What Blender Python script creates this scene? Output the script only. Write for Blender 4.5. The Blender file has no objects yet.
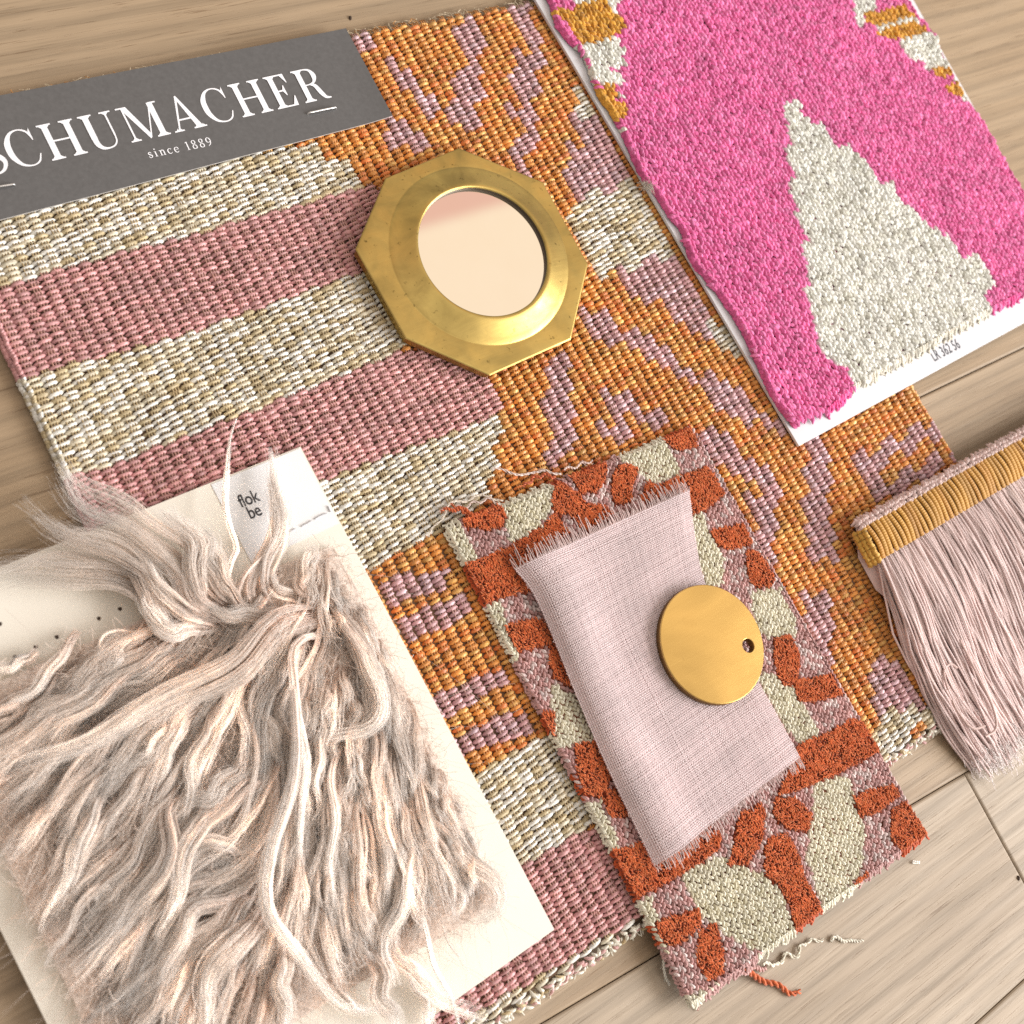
import bpy, math, random
import numpy as np
from mathutils import Matrix, Vector

rng = np.random.default_rng(7)
random.seed(7)
sc = bpy.context.scene
COL = sc.collection
MM = 0.001
PI = math.pi

# ------------------------------------------------------------------ camera geometry (measured from the photograph)
F, TILT, AZ = 1387.07, 0.551673, -0.628900
H = 0.40                                             # camera height above the floor, metres
_n = np.array([math.sin(TILT)*math.cos(AZ), math.sin(TILT)*math.sin(AZ), -math.cos(TILT)])
_e1 = np.cross(_n, [0, 1, 0]); _e1 /= np.linalg.norm(_e1)
_e2 = np.cross(_n, _e1)
_a = math.radians(21.3)                              # world X runs along the rug's stripes
EX = math.cos(_a)*_e1 + math.sin(_a)*_e2
EY = -math.sin(_a)*_e1 + math.cos(_a)*_e2
M3 = np.array([EX, EY, _n])                          # image-camera axes -> world
CAM = np.array([0, 0, H])

def at(px, z=0.0):
    """a point measured on the photograph, on the horizontal plane at height z (metres) -> world"""
    px = np.asarray(px, float)
    z = np.broadcast_to(np.asarray(z, float), px.shape[:-1])
    d = np.stack([px[..., 0]-512, px[..., 1]-512, np.full(px.shape[:-1], F)], -1) @ M3.T
    t = (z-H)/d[..., 2]
    return CAM + d*t[..., None]

def topx(P):
    d = (np.asarray(P)-CAM) @ M3
    return np.stack([d[..., 0]/d[..., 2]*F+512, d[..., 1]/d[..., 2]*F+512], -1)

def inpoly(P, poly):
    x, y = P[..., 0], P[..., 1]
    r = np.zeros(x.shape, bool)
    n = len(poly); j = n-1
    for i in range(n):
        xi, yi = poly[i]; xj, yj = poly[j]
        c = ((yi > y) != (yj > y)) & (x < (xj-xi)*(y-yi)/(yj-yi+1e-12)+xi)
        r ^= c; j = i
    return r

def cr(ox, oy, s, pts):
    """points read off an enlarged crop of the photograph -> photograph pixels"""
    return [(ox+x/s, oy+y/s) for x, y in pts]

def lineX(a, b, c, d):
    a, b, c, d = [np.array(v, float) for v in (a, b, c, d)]
    r, s = b-a, d-c
    t = ((c-a)[0]*s[1]-(c-a)[1]*s[0])/(r[0]*s[1]-r[1]*s[0])
    return tuple(a+r*t)

# ------------------------------------------------------------------ mesh building
class MB:
    def __init__(s): s.v = []; s.q = []; s.c = []; s.p = []; s.n = 0
    def add(s, V, Q, C=(1, 1, 1), P=None):
        V = np.asarray(V, float).reshape(-1, 3); Q = np.asarray(Q, int)
        C = np.broadcast_to(np.asarray(C, float), (len(V), 3))
        P = np.zeros(len(V)) if P is None else np.broadcast_to(np.asarray(P, float), (len(V),))
        s.v.append(V); s.q.append((Q+s.n)); s.c.append(C); s.p.append(P); s.n += len(V)
    def tubes(s, path, rad, col, sides=4, twist=0.0, flat=1.0, ends=False):
        """path (K,n,3), rad (K,n) or scalar, col (K,n,3) or broadcastable"""
        path = np.asarray(path, float)
        if path.ndim == 2: path = path[None]
        K, n, _ = path.shape
        rad = np.broadcast_to(np.asarray(rad, float), (K, n))
        T = np.gradient(path, axis=1)
        T /= np.linalg.norm(T, axis=2, keepdims=True)+1e-12
        ref = np.array([0.013, 0.021, 1.0])
        A = np.cross(T, ref); ln = np.linalg.norm(A, axis=2, keepdims=True)
        A = np.where(ln > 1e-3, A/(ln+1e-12), np.array([1.0, 0, 0]))
        B = np.cross(A, T)
        th = np.arange(sides)/sides*2*PI
        ca, sa = np.cos(th), np.sin(th)*flat
        V = path[:, :, None, :] + rad[:, :, None, None]*(A[:, :, None, :]*ca[None, None, :, None]+B[:, :, None, :]*sa[None, None, :, None])
        idx = np.arange(K*n*sides).reshape(K, n, sides)
        a = idx[:, :-1, :]; b = np.roll(idx, -1, 2)[:, :-1, :]; c = np.roll(idx, -1, 2)[:, 1:, :]; d = idx[:, 1:, :]
        Q = np.stack([a, b, c, d], -1).reshape(-1, 4)
        C = np.broadcast_to(np.asarray(col, float), (K, n, 3))
        C = np.broadcast_to(C[:, :, None, :], (K, n, sides, 3)).reshape(-1, 3)
        seg = np.concatenate([np.zeros((K, 1)), np.cumsum(np.linalg.norm(np.diff(path, axis=1), axis=2), 1)], 1)
        P = (th/(2*PI))[None, None, :]*0 + seg[:, :, None]*1000.0 + (th/(2*PI))[None, None, :]*twist
        s.add(V, Q, C, P.reshape(-1))
    def domes(s, cen, ax, L, W, Hh, col, na=6, nb=5, sharp=2.6, droop=0.35, bend=0.0):
        """cen (K,3), ax (K,2) unit long-axis in XY; L,W,Hh (K,)"""
        cen = np.asarray(cen, float); K = len(cen)
        L, W, Hh = [np.broadcast_to(np.asarray(q, float), (K,)) for q in (L, W, Hh)]
        a = np.linspace(-1, 1, na); b = np.linspace(-1, 1, nb)
        w = np.clip(1-np.abs(a*0.97)**sharp, 0.02, 1)**0.5
        X = np.broadcast_to(a[:, None], (na, nb))
        Y = w[:, None]*np.sin(b*PI/2)[None, :]
        Z = (w**1.0)[:, None]*np.cos(b*PI/2)[None, :] - droop*(np.abs(a)**2)[:, None]
        ax = np.asarray(ax, float)
        px = np.stack([-ax[:, 1], ax[:, 0]], 1)
        V = np.zeros((K, na, nb, 3))
        yy = (Y[None]*W[:, None, None]/2+bend*L[:, None, None]*(X[None]**2-0.4))
        for k in (0, 1):
            V[..., k] = cen[:, None, None, k]+X[None]*(L*ax[:, k])[:, None, None]/2+yy*px[:, k][:, None, None]
        V[..., 2] = cen[:, None, None, 2]+Z[None]*Hh[:, None, None]
        idx = np.arange(K*na*nb).reshape(K, na, nb)
        Q = np.stack([idx[:, :-1, :-1], idx[:, 1:, :-1], idx[:, 1:, 1:], idx[:, :-1, 1:]], -1).reshape(-1, 4)
        C = np.broadcast_to(np.asarray(col, float), (K, 3))
        C = np.broadcast_to(C[:, None, None, :], (K, na, nb, 3)).copy()
        P = np.broadcast_to((b[None, None, :]*1.6+a[None, :, None]*1.1), (K, na, nb))+rng.uniform(0, 9, K)[:, None, None]
        s.add(V.reshape(-1, 3), Q, C.reshape(-1, 3), P.reshape(-1))
    def box(s, lo, hi, C=(1, 1, 1)):
        x0, y0, z0 = lo; x1, y1, z1 = hi
        V = [(x0, y0, z0), (x1, y0, z0), (x1, y1, z0), (x0, y1, z0), (x0, y0, z1), (x1, y0, z1), (x1, y1, z1), (x0, y1, z1)]
        s.add(V, [(0, 3, 2, 1), (4, 5, 6, 7), (0, 1, 5, 4), (1, 2, 6, 5), (2, 3, 7, 6), (3, 0, 4, 7)], C)
    def build(s, name, mat, parent=None, smooth=True):
        V = np.concatenate(s.v); Q = np.concatenate(s.q); C = np.concatenate(s.c); P = np.concatenate(s.p)
        me = bpy.data.meshes.new(name)
        me.vertices.add(len(V)); me.vertices.foreach_set('co', V.astype(np.float32).ravel())
        me.loops.add(Q.size); me.loops.foreach_set('vertex_index', Q.astype(np.int32).ravel())
        me.polygons.add(len(Q)); me.polygons.foreach_set('loop_start', (np.arange(len(Q))*4).astype(np.int32))
        me.update(calc_edges=True)
        me.polygons.foreach_set('use_smooth', np.full(len(Q), smooth))
        at_ = me.attributes.new('col', 'FLOAT_COLOR', 'POINT')
        at_.data.foreach_set('color', np.concatenate([C, np.ones((len(C), 1))], 1).astype(np.float32).ravel())
        ap = me.attributes.new('ply', 'FLOAT', 'POINT'); ap.data.foreach_set('value', P.astype(np.float32))
        me.validate()
        return link(name, me, mat, parent)

def link(name, me, mat, parent=None):
    o = bpy.data.objects.new(name, me); COL.objects.link(o)
    if mat is not None and not me.materials: me.materials.append(mat)
    if parent is not None: o.parent = parent
    return o

def mesh_py(name, V, Fc, mat, parent=None, smooth=False, bevel=0.0, segs=2):
    me = bpy.data.meshes.new(name); me.from_pydata([tuple(map(float, v)) for v in V], [], [tuple(f) for f in Fc]); me.update()
    if smooth: me.polygons.foreach_set('use_smooth', [True]*len(me.polygons))
    o = link(name, me, mat, parent)
    if bevel:
        m = o.modifiers.new('bevel', 'BEVEL'); m.width = bevel; m.segments = segs; m.limit_method = 'ANGLE'; m.angle_limit = math.radians(40)
    return o

def prism(name, poly, z0, z1, mat, parent=None, bevel=0.0):
    """poly: world (n,2+) outline, counter-clockwise or not"""
    poly = np.asarray(poly)[:, :2]
    ar = 0.5*np.sum(poly[:, 0]*np.roll(poly[:, 1], -1)-np.roll(poly[:, 0], -1)*poly[:, 1])
    if ar < 0: poly = poly[::-1]
    n = len(poly)
    V = [(x, y, z0) for x, y in poly]+[(x, y, z1) for x, y in poly]
    Fc = [tuple(range(n-1, -1, -1)), tuple(range(n, 2*n))]+[(i, (i+1) % n, n+(i+1) % n, n+i) for i in range(n)]
    return mesh_py(name, V, Fc, mat, parent, bevel=bevel)

def empty(name, loc, label, cat):
    o = bpy.data.objects.new(name, None); COL.objects.link(o)
    o.empty_display_size = 0.01
    o['label'] = label; o['category'] = cat; o['kind'] = 'thing'
    return o            # kept at the origin: the parts carry world coordinates

def subdiv(poly, k):
    poly = np.asarray(poly, float); out = []
    for i in range(len(poly)):
        a, b = poly[i], poly[(i+1) % len(poly)]
        for j in range(k): out.append(a+(b-a)*j/k)
    return np.array(out)

def spline(pts, n):
    """Catmull-Rom through pts (m,d) -> n points"""
    P = np.asarray(pts, float); m = len(P)
    if m == 2: return P[0]+(P[1]-P[0])*np.linspace(0, 1, n)[:, None]
    d = np.concatenate([[0], np.cumsum(np.linalg.norm(np.diff(P[:, :2], axis=0), axis=1)+1e-9)]); d /= d[-1]
    Pe = np.vstack([2*P[0]-P[1], P, 2*P[-1]-P[-2]])
    u = np.linspace(0, 1, n); i = np.clip(np.searchsorted(d, u, side='right')-1, 0, m-2)
    t = ((u-d[i])/(d[i+1]-d[i]))[:, None]
    p0, p1, p2, p3 = Pe[i], Pe[i+1], Pe[i+2], Pe[i+3]
    return 0.5*((2*p1)+(-p0+p2)*t+(2*p0-5*p1+4*p2-p3)*t**2+(-p0+3*p1-3*p2+p3)*t**3)

# ------------------------------------------------------------------ materials
def new_mat(name):
    m = bpy.data.materials.new(name); m.use_nodes = True
    nt = m.node_tree; b = nt.nodes['Principled BSDF']
    return m, nt, b

def N(nt, t, **kw):
    n = nt.nodes.new(t)
    for k, v in kw.items(): setattr(n, k, v)
    return n

def mixc(nt, a, b, f, bt='MIX'):
    n = N(nt, 'ShaderNodeMix', data_type='RGBA', blend_type=bt)
    for sock, v in ((n.inputs[0], f), (n.inputs[6], a), (n.inputs[7], b)):
        if hasattr(v, 'links') or isinstance(v, bpy.types.NodeSocket): nt.links.new(v, sock)
        elif isinstance(v, (int, float)): sock.default_value = v
        else: sock.default_value = (*v, 1) if len(v) == 3 else v
    return n.outputs[2]

def ramp(nt, src, stops):
    n = N(nt, 'ShaderNodeValToRGB'); nt.links.new(src, n.inputs[0])
    e = n.color_ramp.elements
    while len(e) < len(stops): e.new(0.5)
    for el, (p, c) in zip(e, stops): el.position = p; el.color = (*c, 1) if not isinstance(c, (int, float)) else (c, c, c, 1)
    return n.outputs[0]

def noise(nt, vec, scale, detail=4, rough=0.55, dist=0.0):
    n = N(nt, 'ShaderNodeTexNoise'); n.inputs['Scale'].default_value = scale; n.inputs['Detail'].default_value = detail
    n.inputs['Roughness'].default_value = rough; n.inputs['Distortion'].default_value = dist
    if vec is not None: nt.links.new(vec, n.inputs['Vector'])
    return n.outputs['Fac']

def bump(nt, b, h, strength, dist):
    n = N(nt, 'ShaderNodeBump'); n.inputs['Strength'].default_value = strength; n.inputs['Distance'].default_value = dist
    nt.links.new(h, n.inputs['Height']); nt.links.new(n.outputs[0], b.inputs['Normal'])

def objvec(nt, scale=(1, 1, 1), rot=0.0):
    tc = N(nt, 'ShaderNodeTexCoord'); mp = N(nt, 'ShaderNodeMapping')
    mp.inputs['Scale'].default_value = scale; mp.inputs['Rotation'].default_value = (0, 0, rot)
    nt.links.new(tc.outputs['Object'], mp.inputs['Vector']); return mp.outputs[0]

def yarn_mat(name, rough=0.8, sheen=0.25, ply=6.0, plystr=0.5, var=0.35, transl=0.0, spec=0.25):
    m, nt, b = new_mat(name)
    a = N(nt, 'ShaderNodeAttribute', attribute_name='col'); p = N(nt, 'ShaderNodeAttribute', attribute_name='ply')
    v = objvec(nt)
    n1 = noise(nt, v, 2600, 3); n2 = noise(nt, v, 60, 3)
    c = mixc(nt, a.outputs['Color'], ramp(nt, n1, [(0.25, 1-var), (0.75, 1+var*0.6)]), 1.0, 'MULTIPLY')
    c = mixc(nt, c, ramp(nt, n2, [(0.3, 0.88), (0.7, 1.06)]), 1.0, 'MULTIPLY')
    nt.links.new(c, b.inputs['Base Color'])
    b.inputs['Roughness'].default_value = rough
    b.inputs['Sheen Weight'].default_value = sheen; b.inputs['Sheen Roughness'].default_value = 0.5
    b.inputs['Specular IOR Level'].default_value = spec
    s = N(nt, 'ShaderNodeMath', operation='MULTIPLY'); nt.links.new(p.outputs['Fac'], s.inputs[0]); s.inputs[1].default_value = ply
    s2 = N(nt, 'ShaderNodeMath', operation='SINE'); nt.links.new(s.outputs[0], s2.inputs[0])
    ad = N(nt, 'ShaderNodeMath', operation='MULTIPLY_ADD'); nt.links.new(n1, ad.inputs[0]); ad.inputs[1].default_value = 1.5; nt.links.new(s2.outputs[0], ad.inputs[2])
    bump(nt, b, ad.outputs[0], plystr, 0.00012)
    if transl:
        out = nt.nodes['Material Output']; tr = N(nt, 'ShaderNodeBsdfTranslucent'); nt.links.new(c, tr.inputs[0])
        mx = N(nt, 'ShaderNodeMixShader'); mx.inputs[0].default_value = transl
        nt.links.new(b.outputs[0], mx.inputs[1]); nt.links.new(tr.outputs[0], mx.inputs[2]); nt.links.new(mx.outputs[0], out.inputs[0])
    return m

def plain_mat(name, col, rough=0.6, metal=0.0, var=0.05, scale=200, bstr=0.0, bdist=0.0001, spec=0.5):
    m, nt, b = new_mat(name); v = objvec(nt)
    n = noise(nt, v, scale, 5)
    c = mixc(nt, col, ramp(nt, n, [(0.3, 1-var), (0.7, 1+var)]), 1.0, 'MULTIPLY')
    nt.links.new(c, b.inputs['Base Color']); b.inputs['Roughness'].default_value = rough; b.inputs['Metallic'].default_value = metal
    b.inputs['Specular IOR Level'].default_value = spec
    if bstr: bump(nt, b, noise(nt, v, scale*4, 4), bstr, bdist)
    return m

M_WEAVE = yarn_mat('rug_yarn', 0.44, 0.1, 5.0, 0.45, 0.30, spec=0.65)
M_TUFT = yarn_mat('tufted_yarn', 0.85, 0.3, 5.0, 0.5, 0.3)
M_PILE = yarn_mat('pile_yarn', 0.85, 0.25, 4.0, 0.35, 0.3)
M_LINEN = yarn_mat('linen_thread', 0.8, 0.3, 9.0, 0.3, 0.22, transl=0.2)
M_FRINGE = yarn_mat('fringe_thread', 0.6, 0.25, 6.5, 0.6, 0.15, spec=0.4)
M_FUR = yarn_mat('fur_fibre', 0.32, 0.1, 1.0, 0.0, 0.10, transl=0.38, spec=0.8)
M_CREAM = plain_mat('cream_card_stock', (0.74, 0.695, 0.61), 0.45, var=0.02, scale=60, bstr=0.08)
M_WHITE = plain_mat('white_card_stock', (0.63, 0.63, 0.655), 0.35, var=0.02, scale=60, bstr=0.05)
M_LABEL = plain_mat('white_label_paper', (0.72, 0.72, 0.725), 0.35, var=0.02, scale=80)
M_GREY = plain_mat('grey_card_stock', (0.099, 0.097, 0.097), 0.42, var=0.10, scale=700, bstr=0.1)
M_INKW = plain_mat('white_ink', (0.85, 0.85, 0.88), 0.5, var=0.02)
M_INKB = plain_mat('black_ink', (0.03, 0.03, 0.035), 0.6, var=0.02)
M_STEEL = plain_mat('steel_wire', (0.62, 0.6, 0.58), 0.3, 1.0)
M_SPECK = plain_mat('dark_speck', (0.05, 0.03, 0.02), 0.9)

exec_parts = []
# ------------------------------------------------------------------ floor
def wood_mat():
    m, nt, b = new_mat('oak_planks')
    at_ = N(nt, 'ShaderNodeAttribute', attribute_name='col')
    tc = N(nt, 'ShaderNodeTexCoord')
    off = N(nt, 'ShaderNodeVectorMath', operation='SCALE'); nt.links.new(at_.outputs['Color'], off.inputs[0]); off.inputs['Scale'].default_value = 3.0
    ad = N(nt, 'ShaderNodeVectorMath', operation='ADD'); nt.links.new(tc.outputs['Object'], ad.inputs[0]); nt.links.new(off.outputs[0], ad.inputs[1])
    def mp(s):
        n = N(nt, 'ShaderNodeMapping'); n.inputs['Scale'].default_value = s; nt.links.new(ad.outputs[0], n.inputs['Vector']); return n.outputs[0]
    broad = noise(nt, mp((5, 26, 1)), 1.0, 4, 0.55, 0.9)
    figure = N(nt, 'ShaderNodeTexWave', wave_type='BANDS', bands_direction='Y'); figure.inputs['Scale'].default_value = 1.0
    figure.inputs['Distortion'].default_value = 9.0; figure.inputs['Detail'].default_value = 3; figure.inputs['Detail Scale'].default_value = 0.35
    nt.links.new(mp((7, 42, 1)), figure.inputs['Vector'])
    fine = noise(nt, mp((20, 760, 1)), 1.0, 4, 0.6, 0.25)
    pores = noise(nt, mp((48, 1500, 1)), 1.0, 3, 0.65, 0.4)
    c = ramp(nt, broad, [(0.25, (0.262, 0.190, 0.124)), (0.5, (0.335, 0.256, 0.177)), (0.78, (0.38, 0.302, 0.220))])
    c = mixc(nt, c, ramp(nt, figure.outputs['Fac'], [(0.0, 0.86), (0.45, 1.0), (1.0, 1.05)]), 0.9, 'MULTIPLY')
    c = mixc(nt, c, ramp(nt, fine, [(0.32, 0.84), (0.5, 0.99), (0.72, 1.08)]), 1.0, 'MULTIPLY')
    c = mixc(nt, c, ramp(nt, pores, [(0.30, (0.55, 0.47, 0.40)), (0.40, (1, 1, 1))]), 0.75, 'MULTIPLY')
    # plank-to-plank tone; lower right planks paler and greyer, window light painted in
    sep = N(nt, 'ShaderNodeSeparateColor'); nt.links.new(at_.outputs['Color'], sep.inputs[0])
    pale = ramp(nt, sep.outputs[2], [(0.0, (0.97, 0.90, 0.79)), (1.0, (1.08, 1.14, 1.22))])
    c = mixc(nt, c, pale, 1.0, 'MULTIPLY')
    nt.links.new(c, b.inputs['Base Color'])
    nt.links.new(ramp(nt, fine, [(0.3, 0.62), (0.7, 0.48)]), b.inputs['Roughness'])
    b.inputs['Specular IOR Level'].default_value = 0.35
    h = mixc(nt, ramp(nt, pores, [(0.3, 0.0), (0.45, 1.0)]), fine, 0.5)
    bump(nt, b, h, 0.45, 0.00022)
    return m

M_WOOD = wood_mat()
M_GAP = plain_mat('plank_gap', (0.06, 0.04, 0.028), 0.9)

def build_floor():
    mb = MB()
    def plank(quad, tone):
        """chamfered plank top with short sides; quad in world xy (metres)"""
        q = np.array(quad)[:, :2]; c = q.mean(0)
        ring = lambda d, z: np.array([[*(p+(c-p)/np.linalg.norm(c-p)*d), z] for p in q])
        # inset edges parallel to the sides
        def inset(d, z):
            n = len(q); out = []
            for i in range(n):
                a, b_, e = q[i-1], q[i], q[(i+1) % n]
                u = (b_-a)/np.linalg.norm(b_-a); v = (e-b_)/np.linalg.norm(e-b_)
                n1 = np.array([-u[1], u[0]]); n2 = np.array([-v[1], v[0]])
                A = np.array([n1, n2]); rhs = np.array([n1@(b_+n1*d), n2@(b_+n2*d)])
                out.append([*np.linalg.solve(A, rhs), z])
            return np.array(out)
        r0 = inset(0.00022, -0.004); r1 = inset(0.00022, -0.0005); r2 = inset(0.0007, -0.00012); r3 = inset(0.0012, 0)
        V = np.concatenate([r0, r1, r2, r3]); Q = []
        for k in range(3):
            for i in range(4):
                j = (i+1) % 4; Q.append((4*k+i, 4*k+j, 4*k+4+j, 4*k+4+i))
        Q.append((12, 13, 14, 15))
        mb.add(V, Q, tone)
    L, R = -1.2, 0.72
    yA = 0.0202
    mid = lambda x: -0.1010+(x-0.1696)*(-0.0129/0.1961)
    lastY = lambda x: -0.1862+(x-0.3157)*0.0174
    xc0, xc1 = 0.3663, 0.3672
    plank([(L, yA), (R+1.2, yA), (R+1.2, 0.90), (L, 0.90)], (0.1, 0.5, 0.12))
    plank([(L, mid(L)), (R, mid(R)), (R, yA), (L, yA)], (0.9, 0.2, 0.32))
    plank([(R, -0.32), (R+1.2, -0.32), (R+1.2, yA), (R, yA)], (0.4, 0.9, 0.6))
    plank([(L, lastY(L)), (xc1, lastY(xc1)), (xc0, mid(xc0)), (L, mid(L))], (0.3, 0.7, 0.80))
    plank([(xc1, lastY(xc1)), (R, lastY(R)), (R, mid(R)), (xc0, mid(xc0))], (0.65, 0.35, 1.0))
    plank([(L, -0.32), (R, -0.32), (R, lastY(R)), (L, lastY(L))], (0.2, 0.15, 0.7))
    plank([(L, -0.9), (R+1.2, -0.9), (R+1.2, -0.32), (L, -0.32)], (0.7, 0.6, 0.3))
    mb.add([(L, -0.9, -0.0042), (R+1.2, -0.9, -0.0042), (R+1.2, 0.9, -0.0042), (L, 0.9, -0.0042)], [(0, 1, 2, 3)], (0, 0, 0))
    o = mb.build('floor', M_WOOD, smooth=False)
    o.data.materials.append(M_GAP); o.data.polygons[len(o.data.polygons)-1].material_index = 1
    o['kind'] = 'structure'
build_floor()

# ------------------------------------------------------------------ striped flat-woven rug sample
ZR = 0.0042
_c = [((358, 33), (531, 2))], [((914, 392), (951, 454))], [((488, 1024), (888, 758))], [((0, 325), (94, 525))]
_c = [q[0] for q in _c]
RQ = at([lineX(*_c[3], *_c[0]), lineX(*_c[0], *_c[1]), lineX(*_c[1], *_c[2]), lineX(*_c[2], *_c[3])], ZR)[:, :2]   # TL TR BR BL

def rug_st(s, t):
    """s 0..1 left to right, t 0..1 bottom to top"""
    s = np.asarray(s)[..., None]; t = np.asarray(t)[..., None]
    return (1-s)*(1-t)*RQ[3]+s*(1-t)*RQ[2]+s*t*RQ[1]+(1-s)*t*RQ[0]

CR, PK, MV, OR = 0, 1, 2, 3
A_ = lambda pts: cr(320, 0, 2.56, pts)
B_ = lambda pts: cr(320, 340, 2.56, pts)
C_ = lambda pts: cr(624, 380, 2.56, pts)
D_ = lambda pts: cr(700, 360, 5.12, pts)
E_ = lambda pts: cr(320, 624, 2.56, pts)
G_ = lambda pts: cr(824, 590, 5.12, pts)
K_ = lambda pts: cr(180, 40, 4.655, pts)
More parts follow.
